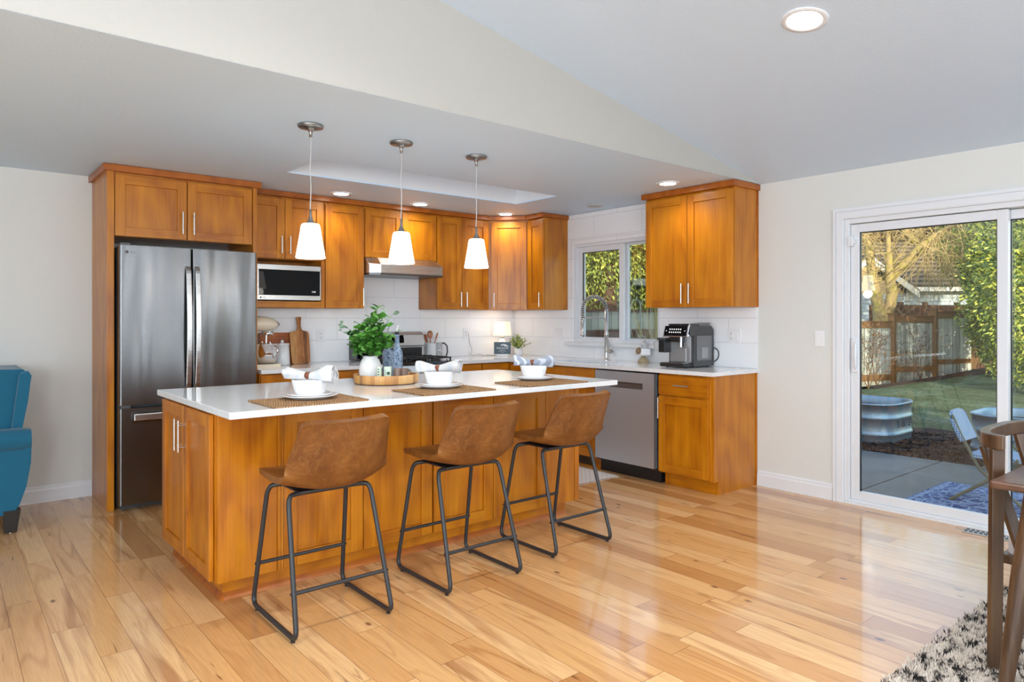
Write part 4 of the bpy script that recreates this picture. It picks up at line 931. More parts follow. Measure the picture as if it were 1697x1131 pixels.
# outlets and switches
def plate(loc, n, u, wd, label, kinds, cat='outlet', col=WPLAST):
    r = thing('wall_plate', label, cat, loc)
    F = frame(loc, u, n)
    MB(F).box(-wd/2, wd/2, 0, .006, -.058, .058).build('cover_plate', col, r, bev=.002)
    c0 = -(len(kinds)-1)*.023
    for i, k in enumerate(kinds):
        a = c0+i*.046
        if k == 'o':
            o = MB(F).box(a-.016, a+.016, .006, .0085, -.034, .034).build('receptacle', col, r, bev=.001)
            m = MB(F)
            for zc in (-.019, .019):
                m.box(a-.008, a-.0055, .0084, .0092, zc-.002, zc+.008).box(a+.0055, a+.008, .0084, .0092, zc-.002, zc+.008).box(a-.002, a+.002, .0084, .0092, zc-.011, zc-.006)
            m.build('slots', GREYPL, o)
        else:
            MB(F).prismx([(.006, -.034), (.006, .034), (.0085, .034), (.012, -.034)], a-.016, a+.016).build('rocker', col, r, bev=.001)
plate((2.674, YB-.0095, 1.155), NY, EX, .072, 'white outlet in the tile right of the paddle board', 'o')
plate((4.296, YB-.0095, 1.148), NY, EX, .072, 'white outlet with a lamp cord right of the range', 'o')
plate((XR-.0095, 5.20, 1.15), WXn, NY, .118, 'double rocker switch plate in the tile left of the window', 'ss', 'switch')
plate((XR-.0095, 3.15, 1.168), WXn, NY, .118, 'outlet and switch plate in the tile right of the coffee machine', 'os')
plate((XR-.0005, 2.448, 1.162), WXn, NY, .072, 'single white rocker switch beside the door casing', 's', 'switch')
# utensil crock, pitcher
ck = tag(MB().lathe([(0, 0), (.046, 0), (.049, .004), (.050, .15), (.052, .152), (.048, .152), (.045, .145), (.045, .008), (0, .008)], (3.785, 5.80, ZK), 32).build('utensil_crock', CERAM, loc=(3.785, 5.80, ZK)), 'white ceramic crock of wooden spoons right of the range', 'crock')
sp_ = [(-.030, .01, .235, -8, 'slotted wooden spatula leaning left in the crock', 'spatula'), (.0, .02, .25, 0, 'large copper brown wooden spoon upright in the crock', 'spoon'), (.028, -.005, .235, 10, 'dark wooden spoon leaning right in the crock', 'spoon')]
for i, (dx, dy, h, a, lab, ct) in enumerate(sp_):
    b = Vector((3.785-dx*.3, 5.80, ZK+.012)); tp = Vector((3.785+dx*1.8, 5.80+dy, ZK+h-.045)); d = (tp-b).normalized()
    m = MB().tube([b, b.lerp(tp, .5), tp], .005, 8)
    if i == 0:
        for k in (-1.5, -.5, .5, 1.5): m.tube([tp-d*.03+Vector((k*.006, 0, 0)), tp+d*.05+Vector((k*.013, 0, 0))], [.005, .0055], 6)
    else:
        m.lathe([(0, -.04), (.014, -.034), (.025, -.015), (.028, .006), (.024, .026), (.012, .038), (0, .040)], (0, 0, 0), 20, sy=.28)
        n0 = len(m.v)-20*7; Mr = Matrix.Translation(tp+d*.03) @ d.to_track_quat('Z', 'Y').to_matrix().to_4x4() @ Matrix.Rotation(R(-38), 4, 'Z')
        for q in range(n0, len(m.v)): m.v[q] = Mr @ m.v[q]
    tag(m.build('wooden_'+ct, SPOON, loc=b), lab, ct, 'wooden utensils in the crock')
t = NT('grey_marbled_ceramic'); t.set(color=t.ramp(t.noise(t.co(), 18, 5, .7, 2).outputs[0], [(.35, lin(206, 208, 210)), (.5, lin(150, 153, 158)), (.55, lin(222, 223, 224))]), rough=.25); MARB = t.m
pt = thing('pitcher', 'grey marbled pitcher with dark curved handle beside the crock', 'pitcher', (3.885, 5.845, ZK))
MB().lathe([(0, 0), (.048, 0), (.052, .006), (.050, .12), (.046, .15), (.048, .152), (.044, .152), (.045, .12), (.046, .01), (0, .008)], (3.885, 5.845, ZK), 32).build('pitcher_body', MARB, pt)
MB().tube([(3.925, 5.82, ZK+.145), (3.945, 5.808, ZK+.148), (3.968, 5.792, ZK+.12), (3.972, 5.79, ZK+.06), (3.962, 5.795, ZK+.015)], .008, 8).build('handle', plain('charcoal_handle', (.06, .062, .07), .4), pt)
# lamp, sign, small plant
LX, LY = 4.665, 5.765
lp = thing('table_lamp', 'small lit table lamp with cream shade in the counter corner', 'lamp', (LX, LY, ZK))
MB().lathe([(0, 0), (.055, 0), (.058, .01), (.068, .05), (.066, .10), (.045, .15), (.02, .175), (.012, .19), (0, .19)], (LX, LY, ZK), 32).build('lamp_base', CERAM, lp)
MB().lathe([(0, .185), (.016, .185), (.018, .20), (.010, .205), (.010, .235), (0, .235)], (LX, LY, ZK), 20).build('socket', NICKD, lp)
MB().lathe([(.098, .214), (.082, .362), (.080, .362), (.096, .214)], (LX, LY, ZK), 40).build('lamp_shade', emit('linen_shade', (1, .82, .60), .6, lin(236, 226, 208)), lp)
lamp('lamp_bulb', 'POINT', .35, (LX, LY, ZK+.29), None, (1, .8, .55), shadow_soft_size=.03)
sg = thing('desk_sign', 'small slate blue framed sign reading MAISON in front of the lamp', 'sign', (4.585, 5.665, ZK))
un = Vector((.768, -.64, 0)); nn2 = Vector((-.64, -.768, 0))
F = frame((4.585, 5.665, ZK), un, nn2)
MB(F).box(-.06, .06, -.02, .03, 0, .022).build('sign_stand', WPLAST, sg, bev=.002)
fpn = MB(F).box(-.088, .088, 0, .012, .022, .148).build('sign_panel', plain('slate_blue', lin(84, 102, 112), .6), sg, bev=.002)
WINK = plain('white_ink', lin(230, 232, 234), .6)
tf = tframe((4.585+nn2.x*.0125, 5.665+nn2.y*.0125, ZK+.083), un, nn2)
text_mesh('MAISON', .030, .0003, 'sign_lettering', WINK, sg, tf, spacing=1.15)
m = MB(F)
m.box(-.03, .03, .012, .0128, .060, .0625).box(-.012, .012, .012, .0128, .040, .0425).box(-.04, -.01, .012, .0128, .048, .0495).box(.01, .04, .012, .0128, .048, .0495)
for k, (a, z_, L_) in enumerate(((-.02, .115, .02), (-.005, .122, .03), (.01, .112, .035), (.028, .106, .035), (.02, .120, .02))): m.box(a, a+L_, .012, .0128, z_-.005, z_+.005)
m.build('sign_motif', WINK, sg)
px, py = 4.775, 5.63
tag(MB().lathe([(0, 0), (.040, 0), (.043, .003), (.047, .078), (.044, .078), (.042, .068), (0, .066)], (px, py, ZK), 32).build('plant_pot', CERAM, loc=(px, py, ZK)), 'small white pot holding a spiky green plant', 'pot')
sc = thing('potted_fern', 'small yellow green spiky plant beside the table lamp', 'plant', (px, py, ZK+.066)); m = MB(); ms = MB(); rf = random.Random(5)
for i in range(26):
    a = rf.uniform(0, 6.28); sp2 = rf.uniform(.15, 1); L = rf.uniform(.10, .16)
    b = Vector((px, py, ZK+.06)); d = Vector((math.cos(a)*sp2, math.sin(a)*sp2, 1.1-.5*sp2)).normalized()
    pts = [b, b+d*L*.5+Vector((0, 0, .01)), b+d*L]; ms.tube(pts, [.0016, .0014, .0008], 4)
    for k in range(7):
        p = b.lerp(b+d*L, .3+.7*k/6); a2 = rf.uniform(0, 6.28)
        leafpts(m, p, (d+Vector((math.cos(a2), math.sin(a2), 0))*.8), Vector((rf.uniform(-1, 1), rf.uniform(-1, 1), 1)), .034, .012, rf.choice((0, 0, 1)))
ms.build('stems', G1, sc); m.build('fronds', [plain('yellow_green_frond', lin(168, 180, 84), .5), plain('olive_frond', lin(96, 116, 58), .5)], sc)
cords = [(4.296, YB-.022, 1.165), (4.315, YB-.03, 1.15), (4.33, YB-.03, 1.06), (4.36, YB-.03, .985), (4.34, YB-.05, .955), (4.30, YB-.08, .94), (4.34, YB-.09, .925), (4.40, YB-.10, .935), (4.46, YB-.12, .919), (4.50, YB-.13, .925), (4.48, YB-.14, .919), (4.52, YB-.13, .918), (4.58, YB-.15, .918), (4.615, 5.765, .92)]
def smoothpts(P, n=6):
    P = [Vector(p) for p in P]; out = []
    for i in range(len(P)-1):
        p0, p1, p2, p3 = P[max(i-1, 0)], P[i], P[i+1], P[min(i+2, len(P)-1)]
        for k in range(n):
            f = k/n; out.append(.5*(2*p1+(p2-p0)*f+(2*p0-5*p1+4*p2-p3)*f*f+(3*p1-p0-3*p2+p3)*f**3))
    return out+[P[-1]]
cd = thing('lamp_cord', 'thin white looped cord running from the outlet to the lamp', 'cord', (4.296, YB-.02, 1.165))
MB().tube(smoothpts(cords), .003, 6).build('cable', plain('grey_white_cable', lin(178, 180, 184), .5), cd); MB().box(4.285, 4.307, YB-.034, YB-.0185, 1.152, 1.178).build('plug', WPLAST, cd, bev=.003)
# soap stand by the window
qx, qy = 4.862, 4.005
GOLDG = NT('amber_glass').set(color=lin(214, 196, 158), rough=.1, trans=.5, ior=1.4).m; CLG = NT('clear_glass_thick').set(color=(.95, .97, .98), rough=.05, trans=.6, ior=1.3).m
pe = thing('pedestal_stand', 'small amber glass pedestal stand by the sink', 'pedestal', (qx, qy, ZK))
MB().lathe([(0, 0), (.050, 0), (.052, .006), (.046, .022), (.030, .042), (.018, .056), (.016, .064), (0, .064)], (qx, qy, ZK), 32).build('foot', GOLDG, pe)
MB().lathe([(0, .064), (.070, .064), (.078, .070), (.078, .073), (0, .071)], (qx, qy, ZK), 36).build('plate', CERAM, pe)
zq = ZK+.0735
tag(MB(Matrix.Translation((qx+.0, qy-.028, zq)) @ Matrix.Rotation(R(-50), 4, 'Z')).prism(rrect(-.042, .042, -.014, .014, .006), 0, .052).build('soap_dish', WPLAST, loc=(qx, qy-.028, zq), bev=.003), 'white rectangular soap holder on the pedestal stand', 'soap dish')
sd_ = thing('soap_dispenser', 'clear ribbed glass soap dispenser on the pedestal stand', 'soap dispenser', (qx+.035, qy+.012, zq))
MB().lathe([(0, 0), (.030, 0), (.033, .004), (.033, .082), (.026, .098), (.014, .106), (.013, .112), (0, .112)], (qx+.035, qy+.012, zq), 24).build('bottle', CLG, sd_)
MB().lathe([(.016, .108), (.016, .122), (.006, .126), (.006, .15), (.010, .152), (.010, .160), (0, .160)], (qx+.035, qy+.012, zq), 16).tube([(qx+.035, qy+.012, zq+.156), (qx+.005, qy+.032, zq+.153)], .004, 6).build('pump', NICKEL, sd_)
tag(MB(Matrix.Translation((qx-.030, qy+.045, zq+.002)) @ Matrix.Rotation(R(25), 4, 'X')).lathe([(0, 0), (.012, .004), (.022, .02), (.025, .036), (.02, .054), (.01, .064), (0, .066)], (0, 0, 0), 14).build('faux_bud', NT('dried_bud').set(color=lin(150, 120, 92), rough=.7).m, loc=(qx-.03, qy+.045, zq)), 'brown and green decorative bud left of the soap holder', 'ornament')
# coffee machine
cm = thing('coffee_machine', 'black and silver bean to cup coffee machine at the counter end', 'coffee machine', (4.75, 3.44, ZK))
def cmb(x0, x1, y0, y1, z0, z1, nm, mt, b=.004, par=None): return MB().box(x0, x1, y0, y1, ZK+z0, ZK+z1).build(nm, mt, par or cm, bev=b)
SILV = plain('silver_plastic', (.42, .43, .44), .3, metal=.6); GP2 = plain('charcoal_plastic', (.045, .046, .048), .35); GP3 = plain('grey_side_panel', (.16, .162, .166), .32)
MB().prismy([(4.66, ZK+.008), (4.935, ZK+.008), (4.935, ZK+.30), (4.90, ZK+.335), (4.61, ZK+.335), (4.585, ZK+.27), (4.66, ZK+.25)], 3.325, 3.565).build('machine_body', GP2, cm, bev=.012)
cmb(4.645, 4.665, 3.345, 3.545, .04, .255, 'front_panel', SILV, .003)
cmb(4.638, 4.648, 3.385, 3.50, .045, .155, 'service_door', SILV, .003)
cmb(4.636, 4.648, 3.41, 3.445, .165, .235, 'grinder_slot', BLACK, .002)
MB().prismy([(4.575, ZK+.255), (4.60, ZK+.335), (4.615, ZK+.335), (4.605, ZK+.255)], 3.335, 3.556).build('control_panel', BLKGLASS, cm, bev=.004)
MB().prismy([(4.571, ZK+.250), (4.599, ZK+.341), (4.618, ZK+.341), (4.600, ZK+.250)], 3.325, 3.335).box(4.572, 4.60, 3.325, 3.566, ZK+.247, ZK+.255).build('chrome_trim', CHROME, cm, bev=.002)
IC = emit('icon_glow', (1, 1, 1), .8); m = MB()
for j in range(2):
    for i in range(6):
        zz = ZK+.279+j*.024; xx = 4.5745+(zz-ZK-.255)*.3125; yy = 3.395+i*.021
        m.box(xx-.0006, xx+.001, yy, yy+.008, zz, zz+.010)
for yy in (3.355, 3.535): m.box(4.5855, 4.588, yy, yy+.005, ZK+.292, ZK+.298)
m.build('button_icons', IC, cm)
cmb(4.578, 4.665, 3.40, 3.50, .205, .25, 'brew_spout', BLACK, .006)
MB().cyl((4.60, 3.405, ZK+.165), (4.60, 3.405, ZK+.25), .011, n=14).build('hot_water_nozzle', CHROME, cm)
ca_ = MB().box(4.56, 4.65, 3.535, 3.60, ZK+.118, ZK+.218).build('milk_carafe', BLACK, cm, bev=.006)
MB().box(4.552, 4.655, 3.53, 3.612, ZK+.218, ZK+.238).build('carafe_lid', GP2, ca_, bev=.006)
MB().tube([(4.56, 3.60, ZK+.215), (4.545, 3.632, ZK+.20), (4.548, 3.615, ZK+.13), (4.565, 3.60, ZK+.12)], .006, 8).build('carafe_handle', SILV, ca_)
cmb(4.54, 4.67, 3.335, 3.57, .006, .038, 'drip_tray', BLACK, .007)
m = MB()
for i in range(12): m.box(4.55, 4.64, 3.35+i*.0175, 3.358+i*.0175, ZK+.038, ZK+.0405)
m.build('drip_grid', CHROME, cm)
cmb(4.70, 4.90, 3.319, 3.327, .055, .255, 'water_tank_panel', GP3, .003)
cmb(4.76, 4.845, 3.316, 3.320, .07, .16, 'tank_window', plain('light_grey_window', (.3, .3, .31), .2), .001)
cmb(4.63, 4.76, 3.44, 3.55, .335, .352, 'bean_hopper_lid', BLACK, .005)
MB().prismy([(4.77, ZK+.335), (4.90, ZK+.335), (4.91, ZK+.362), (4.765, ZK+.352)], 3.345, 3.44).build('rear_lid', GP3, cm, bev=.003)
m = MB().box(4.60, 4.62, 3.35, 3.37, ZK, ZK+.01).box(4.60, 4.62, 3.53, 3.55, ZK, ZK+.01).box(4.89, 4.91, 3.35, 3.37, ZK, ZK+.01).box(4.89, 4.91, 3.53, 3.55, ZK, ZK+.01); m.build('foot', BLACK, cm)
MB().tube(smoothpts([(4.935, 3.36, ZK+.05), (4.945, 3.33, ZK+.04), (4.95, 3.295, ZK+.07), (4.95, 3.29, ZK+.12), (4.945, 3.315, ZK+.15), (4.93, 3.335, ZK+.15)]), .004, 6).build('power_cord', BLACK, cm)
# small kitchen mat between island and sink
t = NT('cream_mat'); t.set(color=t.ramp(t.n('TexWave', {'Vector': t.map(t.co(), (9, 9, 1), (0, 0, R(45))), 'Scale': 1.0, 'Distortion': 1.0}).outputs['Fac'], [(.2, lin(198, 190, 186)), (.6, lin(208, 201, 196))]), rough=.95); t.bump(t.noise(t.co(), 200, 2).outputs[0], .5, .004)
km = thing('kitchen_mat', 'pale cream runner mat with fringed end in front of the sink', 'mat', (3.98, 4.5, 0))
MB().box(3.66, 4.34, 3.86, 5.1, .0005, .010).build('mat_pile', t.m, km, bev=.003)
m = MB(); rr = random.Random(3)
for i in range(60):
    x = 3.665+i*.0114; m.tube([(x, 3.862, .006), (x+rr.uniform(-.004, .004), 3.85, .006), (x+rr.uniform(-.008, .008), 3.832-rr.uniform(0, .012), .003)], .0022, 4)
tag_ = m.build('fringe', plain('cream_yarn', lin(214, 206, 198), .9), km); tag_['kind'] = 'stuff'
# ---------------- armchair ----------------
t = NT('teal_upholstery'); t.set(color=t.mix(t.noise(t.co(), 300, 2).outputs[0], lin(0, 74, 100), lin(2, 104, 136)), rough=.85, sheen=.3); t.bump(t.noise(t.co(), 500, 2).outputs[0], .3, .002); TEAL = t.m
ar = thing('armchair', 'teal upholstered armchair with dark tapered legs at the left wall', 'armchair', (.1, 5.5, 0))
def soft(mb, name, b=.03, sub=1): 
    o = mb.build(name, TEAL, ar); md = o.modifiers.new('bevel', 'BEVEL'); md.width = b; md.segments = 4; md.limit_method = 'ANGLE'; md.angle_limit = R(35)
    for p in o.data.polygons: p.use_smooth = True
    return o
soft(MB().prismy([(.36, .42), (.41, .64), (.455, .90), (.452, .965), (.42, .99), (.20, .995), (.16, .97), (.12, .60), (.10, .40)], 5.30, 5.80), 'backrest', .028)
soft(MB().prismy([(.445, .80), (.455, .90), (.462, .95), (.445, .98), (.40, .965), (.36, .62), (.37, .50), (.41, .60)], 5.262, 5.302), 'back_wing', .012)
for y0, y1 in ((5.165, 5.30), (5.78, 5.915)):
    m = MB(Matrix.Translation((0, (y0+y1)/2, .558)))
    m.tube([(-.42, 0, 0), (.40, 0, 0), (.455, 0, 0)], [.072, .075, .066], 20)
    soft(m, 'armrest', .02)
    soft(MB().prismy([(.455, .53), (.452, .42), (.43, .28), (.395, .17), (.36, .115), (-.36, .115), (-.42, .3), (-.42, .53)], y0+.018, y1-.018), 'side_panel', .02)
soft(MB().box(-.36, .33, 5.28, 5.80, .13, .36), 'seat_base', .02); soft(MB().box(-.38, .14, 5.31, 5.77, .36, .50), 'seat_cushion', .05)
DKL = plain('black_brown_leg', (.012, .010, .009), .35)
for x, y in ((.35, 5.215), (.35, 5.865), (-.34, 5.215), (-.34, 5.865)):
    MB().prism([(x-.032, y-.028), (x+.032, y-.028), (x+.032, y+.028), (x-.032, y+.028)], .006, .14, top=1.35, c=(x-.02, y)).build('leg', DKL, ar, bev=.003)
    MB().cyl((x, y, 0), (x, y, .006), .012, n=12).build('glide', NICKEL, ar)
# ---------------- dining corner ----------------
tb = thing('dining_table', 'dark walnut dining table at the right edge of the photo', 'table', (3.4, .2, 0))
MB().box(2.795, 4.25, -.35, .782, .722, .750).build('tabletop', WTABLE, tb, bev=.008)
MB().box(2.90, 4.15, -.25, .69, .68, .722).build('apron', WTABLE, tb)
for x0, y0, x1, y1 in ((2.935, .68, 2.836, .747), (4.08, .68, 4.17, .74), (2.94, -.25, 2.84, -.31), (4.08, -.25, 4.17, -.31)):
    MB().tube([(x0, y0, .70), ((x0+x1)/2, (y0+y1)/2, .40), (x1, y1, .028)], [.036, .032, .022], 20).build('leg', WDK, tb)
dc = thing('dining_chair', 'walnut armchair with curved top rail tucked behind the dining table', 'chair', (3.26, .80, .012))
m = MB(); vs = []; K = 32
for i in range(K+1):
    a = R(182-184*i/K); cs_, sn = math.cos(a), math.sin(a)
    ex = (1 if cs_ > 0 else -1)*abs(cs_)**.75
    cx_, cy_ = 3.305+.285*ex, .80+.105*max(sn, -.1)**1
    nx, ny_ = cs_, sn*1.6; q = math.hypot(nx, ny_); nx /= q; ny_ /= q; th = .017
    for (dr_, dz_) in ((-th, -.027), (th, -.027), (th, .027), (-th, .027)): vs.append((cx_+dr_*nx, cy_+dr_*ny_, .850+dz_))
m.add(vs, [(i*4+j, i*4+(j+1) % 4, (i+1)*4+(j+1) % 4, (i+1)*4+j) for i in range(K) for j in range(4)]+[(3, 2, 1, 0), (K*4, K*4+1, K*4+2, K*4+3)])
m.build('top_rail', WDK, dc, bev=.005)
def slat(nm, a, b, wa, wb, dirv, th=.012):
    a, b = Vector(a), Vector(b); d = (b-a).normalized(); s = Vector(dirv).normalized(); n = d.cross(s).normalized()
    vs = [a+s*wa+n*th, a-s*wa+n*th, a-s*wa-n*th, a+s*wa-n*th, b+s*wb+n*th, b-s*wb+n*th, b-s*wb-n*th, b+s*wb-n*th]
    MB().add(vs, [(0, 1, 2, 3), (7, 6, 5, 4), (0, 4, 5, 1), (1, 5, 6, 2), (2, 6, 7, 3), (3, 7, 4, 0)]).build(nm, WDK, dc, bev=.004)
slat('leg', (3.026, .822, .824), (2.995, .822, .0125), .024, .022, RTv)
slat('leg', (3.563, .822, .824), (3.56, .822, .0125), .024, .022, RTv)
slat('leg', (3.065, .868, .824), (3.12, .64, .0125), .022, .018, RTv)
slat('leg', (3.49, .868, .824), (3.44, .64, .0125), .022, .018, RTv)
MB().box(3.09, 3.45, .46, .83, .385, .42).build('seat_frame', WDK, dc, bev=.006)
MB().prism(rrect(3.10, 3.44, .44, .82, .06), .42, .475).build('seat_cushion', plain('white_cushion', lin(206, 208, 216), .85), dc, bev=.022)
# shag rug
t = NT('shag_rug'); nz = t.noise(t.map(t.co(), (1.0, 1.7, 1)), 16, 3, .65, .8).outputs[0]
t.set(color=t.ramp(nz, [(.40, lin(34, 32, 32)), (.45, lin(100, 92, 88)), (.48, lin(206, 195, 183)), (.7, lin(226, 216, 204))]), rough=.95); SHAG = t.m
m = MB().box(2.0, 4.6, -1.6, 1.035, .0005, .012); rr = random.Random(8)
for i in range(17000):
    if i < 15500: x, y = rr.uniform(2.45, 3.95), rr.uniform(.30, 1.05)
    else: x, y = rr.uniform(2.0, 4.6), rr.uniform(-1.0, 1.05)
    a = rr.uniform(0, 6.28); w_ = .0035; L = rr.uniform(.012, .026); dx, dy = math.cos(a)*w_, math.sin(a)*w_; lx, ly = rr.uniform(-.012, .012), rr.uniform(-.012, .012)
    m.add([(x-dx, y-dy, .009), (x+dx, y+dy, .009), (x+lx*.5-dy, y+ly*.5+dx, .009), (x+lx, y+ly, .010+L)], [(0, 1, 3), (1, 2, 3), (2, 0, 3)])
tag(m.build('shag_rug', SHAG, loc=(3.3, .2, 0)), 'cream shag rug with black flecks under the dining table', 'rug')
# floor register by the door
fv = thing('floor_register', 'pewter scrollwork floor vent in front of the sliding door', 'vent', (4.90, 1.37, 0))
MB().box(4.835, 4.945, 1.24, 1.50, .0005, .005).build('register_plate', plain('register_nickel', (.5, .52, .52), .35, metal=.7), fv, bev=.002)
m = MB()
for j in range(4):
    for i in range(9):
        yy = 1.262+i*.0265; xx = 4.850+j*.0215
        m.box(xx, xx+.013, yy+(.006 if j % 2 else 0), yy+(.006 if j % 2 else 0)+.016, .005, .0056)
m.build('vent_openings', DARK, fv)
# ---------------- outdoors ----------------
def P(u, v, k):      # a point at distance k ahead of the viewer
    return Vector((0, 0, 1.307))+FWv*k+RTv*((u-848.5)/1147*k)+UPv*((528.7-v)/1147*k)
GZ = -.30
def ground_z(x, y):
    if x <= 11: return GZ
    t = min((x-11)/8, 1.6); g = max(-.3, min(.17, -.3+(8.14-y)*.25)); return GZ+t*g
t = NT('weathered_patio_concrete'); n = t.noise(t.co(), 1.6, 6, .7, .4).outputs[0]
t.set(color=t.ramp(n, [(.35, lin(84, 84, 80)), (.5, lin(104, 104, 100)), (.65, lin(124, 121, 114))]), rough=t.math('ADD', .3, t.math('MULTIPLY', n, .3))); PATIO = t.m
m = MB()
for x0, x1 in ((5.13, 8.44),):
    for y0, y1 in ((-4.0, .30), (.312, 2.80), (2.812, 6.4)): m.box(x0, x1, y0, y1, -.36, -.25)
m.box(5.12, 8.45, -4.0, 6.4, -.37, -.262)
tag(m.build('patio_slab', PATIO, loc=(6.8, 1.2, -.36)), 'grey stained concrete patio with cut joints outside the sliding door', 'patio')
struct(MB().box(4.975, 5.16, DY0-.1, DY1+.1, -.40, -.125).build('trim_5', PATIO), 'concrete threshold below the sliding door')
t = NT('frosty_lawn'); n = t.noise(t.map(t.co(), (1, 1, 1)), 1.1, 6, .75, .8).outputs[0]; n2 = t.noise(t.co(), 14, 4, .7).outputs[0]
g = t.ramp(n, [(.35, lin(76, 88, 50)), (.47, lin(88, 112, 72)), (.56, lin(108, 134, 104)), (.68, lin(126, 150, 128))])
g = t.mix(t.ramp(n2, [(.5, (0, 0, 0)), (.62, (1, 1, 1))]), g, lin(66, 66, 48)); t.set(color=g, rough=.9); t.bump(t.noise(t.co(), 40, 4, .8).outputs[0], .9, .05); LAWN = t.m
m = MB(); NX, NY_ = 40, 40
m.grid(lambda u, v: (10.0+u*30, -12+v*28, ground_z(10.0+u*30, -12+v*28)-.0), 60, 56)
tag(m.build('lawn', LAWN, loc=(20, 0, -.3)), 'frost dulled green lawn stretching to the back fence', 'lawn', kind='stuff')
t = NT('bark_mulch'); vv = t.n('TexVoronoi', {'Vector': t.map(t.co(), (1, 2.2, 1)), 'Scale': 22.0}); t.set(color=t.mix(t.n('SeparateColor', {0: vv.outputs['Color']}).outputs[0], lin(38, 28, 26), lin(92, 70, 60)), rough=.9); t.bump(vv.outputs['Distance'], 1.0, .05); MULCH = t.m
m = MB(); rm = random.Random(2)
m.grid(lambda u, v: (8.40+u*2.6, -3+v*10, -.305+.03*math.sin(u*9+v*31)*math.sin(v*47+u*5)+(.03*math.sin(min(u*3, 1)*math.pi/2))-(.06 if u > .97 else 0)), 26, 90)
for i in range(6500):
    x, y = rm.uniform(8.46, 10.6), rm.uniform(.6, 4.4)
    a = rm.uniform(0, 6.28); L = rm.uniform(.015, .04); w_ = .009; z = -.272+rm.uniform(-.01, .012); tz = rm.uniform(-.012, .012)
    d = Vector((math.cos(a)*L, math.sin(a)*L, tz)); s = Vector((-math.sin(a)*w_, math.cos(a)*w_, rm.uniform(-.006, .006))); c_ = Vector((x, y, z))
    m.add([c_-d-s, c_+d-s, c_+d+s, c_-d+s], [(0, 1, 2, 3)])
tag(m.build('bark_mulch', MULCH, loc=(9.6, 2, -.3)), 'dark bark mulch bed between the patio and the lawn', 'mulch', kind='stuff')
# galvanised tanks
def m_galv():
    t = NT('galvanised_steel'); n = t.n('TexVoronoi', {'Vector': t.co(), 'Scale': 30.0}).outputs['Color']
    t.set(color=t.mix(.10, lin(158, 182, 200), n, 'SOFT_LIGHT'), metal=.75, rough=.42); return t.m
GALV = m_galv(); SOIL = plain('garden_soil', lin(58, 44, 36), .95)
def tank(x0, x1, y0, y1, label, text=False):
    z0 = -.285; r = thing('stock_tank', label, 'planter', ((x0+x1)/2, (y0+y1)/2, z0), 'galvanised planters')
    prof = [(0, 0), (0, .075), (.012, .09), (.018, .11), (.006, .13), (.0, .15), (0, .285), (.012, .30), (.018, .32), (.006, .34), (0, .36), (.004, .475), (.016, .48), (.02, .492), (.014, .505), (0, .505), (-.01, .49), (-.012, .38)]
    m = MB(); vs = []; nn_ = 0
    for o, z in prof:
        pts = rrect(x0-o, x1+o, y0-o, y1+o, .30+o, 6); nn_ = len(pts); vs += [(a, b, z0+z) for a, b in pts]
    m.add(vs, [(i*nn_+j, i*nn_+(j+1) % nn_, (i+1)*nn_+(j+1) % nn_, (i+1)*nn_+j) for i in range(len(prof)-1) for j in range(nn_)], 0, True)
    m.build('tank_shell', GALV, r)
    m = MB().prism(rrect(x0+.012, x1-.012, y0+.012, y1-.012, .29), z0+.02, z0+.40); m.build('soil', SOIL, r)
    if text: text_mesh('TARTER', .135, .0008, 'stencilled_lettering', plain('dark_stencil', lin(48, 62, 76), .5), r, tframe((9.72, y0-.003, z0+.225), (1, 0, 0), (0, -1, 0)), spacing=1.05)
    return r
tank(9.18, 10.18, 3.66, 5.45, 'galvanised oval stock tank lettered TARTER beyond the patio', True)
tank(9.12, 10.12, 1.15, 2.80, 'galvanised stock tank of soil behind the woven patio chair')
# outdoor rug
t = NT('blue_patterned_rug'); n = t.noise(t.co(), 9, 5, .75, 1.5).outputs[0]; vo = t.n('TexVoronoi', {'Vector': t.co(), 'Scale': 8.0}, feature='DISTANCE_TO_EDGE').outputs[0]
c = t.mix(t.ramp(n, [(.47, (0, 0, 0)), (.53, (1, 1, 1))]), lin(42, 72, 128), lin(148, 168, 200)); c = t.mix(t.ramp(vo, [(.02, (1, 1, 1)), (.05, (0, 0, 0))]), c, lin(168, 184, 210))
t.set(color=c, rough=.9); ORUG = t.m
og = thing('outdoor_rug', 'blue and white patterned outdoor rug on the patio', 'rug', (6.3, 1.2, -.25))
MB().box(5.28, 7.40, .1, 2.42, -.2495, -.242).build('rug_field', ORUG, og)
m = MB(); 
for k in range(34): m.box(5.30+k*.062, 5.335+k*.062, 2.365, 2.40, -.242, -.2405)
m.build('border_dots', plain('rug_white', lin(176, 190, 214), .9), og)
m = MB(); q = [P(1385, 655, 17.6), P(1478, 637, 18.3), P(1547, 625, 18.8), P(1612, 616, 19.3), P(1700, 612, 20.2), P(1800, 612, 21)]
vs = []
for i, p in enumerate(q):
    for j in range(4):
        p2 = p-FWv*(.05+(2.2-.28*i)*j/3); vs.append((p2.x, p2.y, ground_z(p2.x, p2.y)+(.0, .05, .04, -.03)[j]+.01))
m.add(vs, [(i*4+j, i*4+j+1, (i+1)*4+j+1, (i+1)*4+j) for i in range(len(q)-1) for j in range(3)], 0, True)
tag(m.build('bark_mulch', MULCH, loc=(19, 7, -.4)), 'dark mulch strip along the foot of the back fence', 'mulch', kind='stuff')
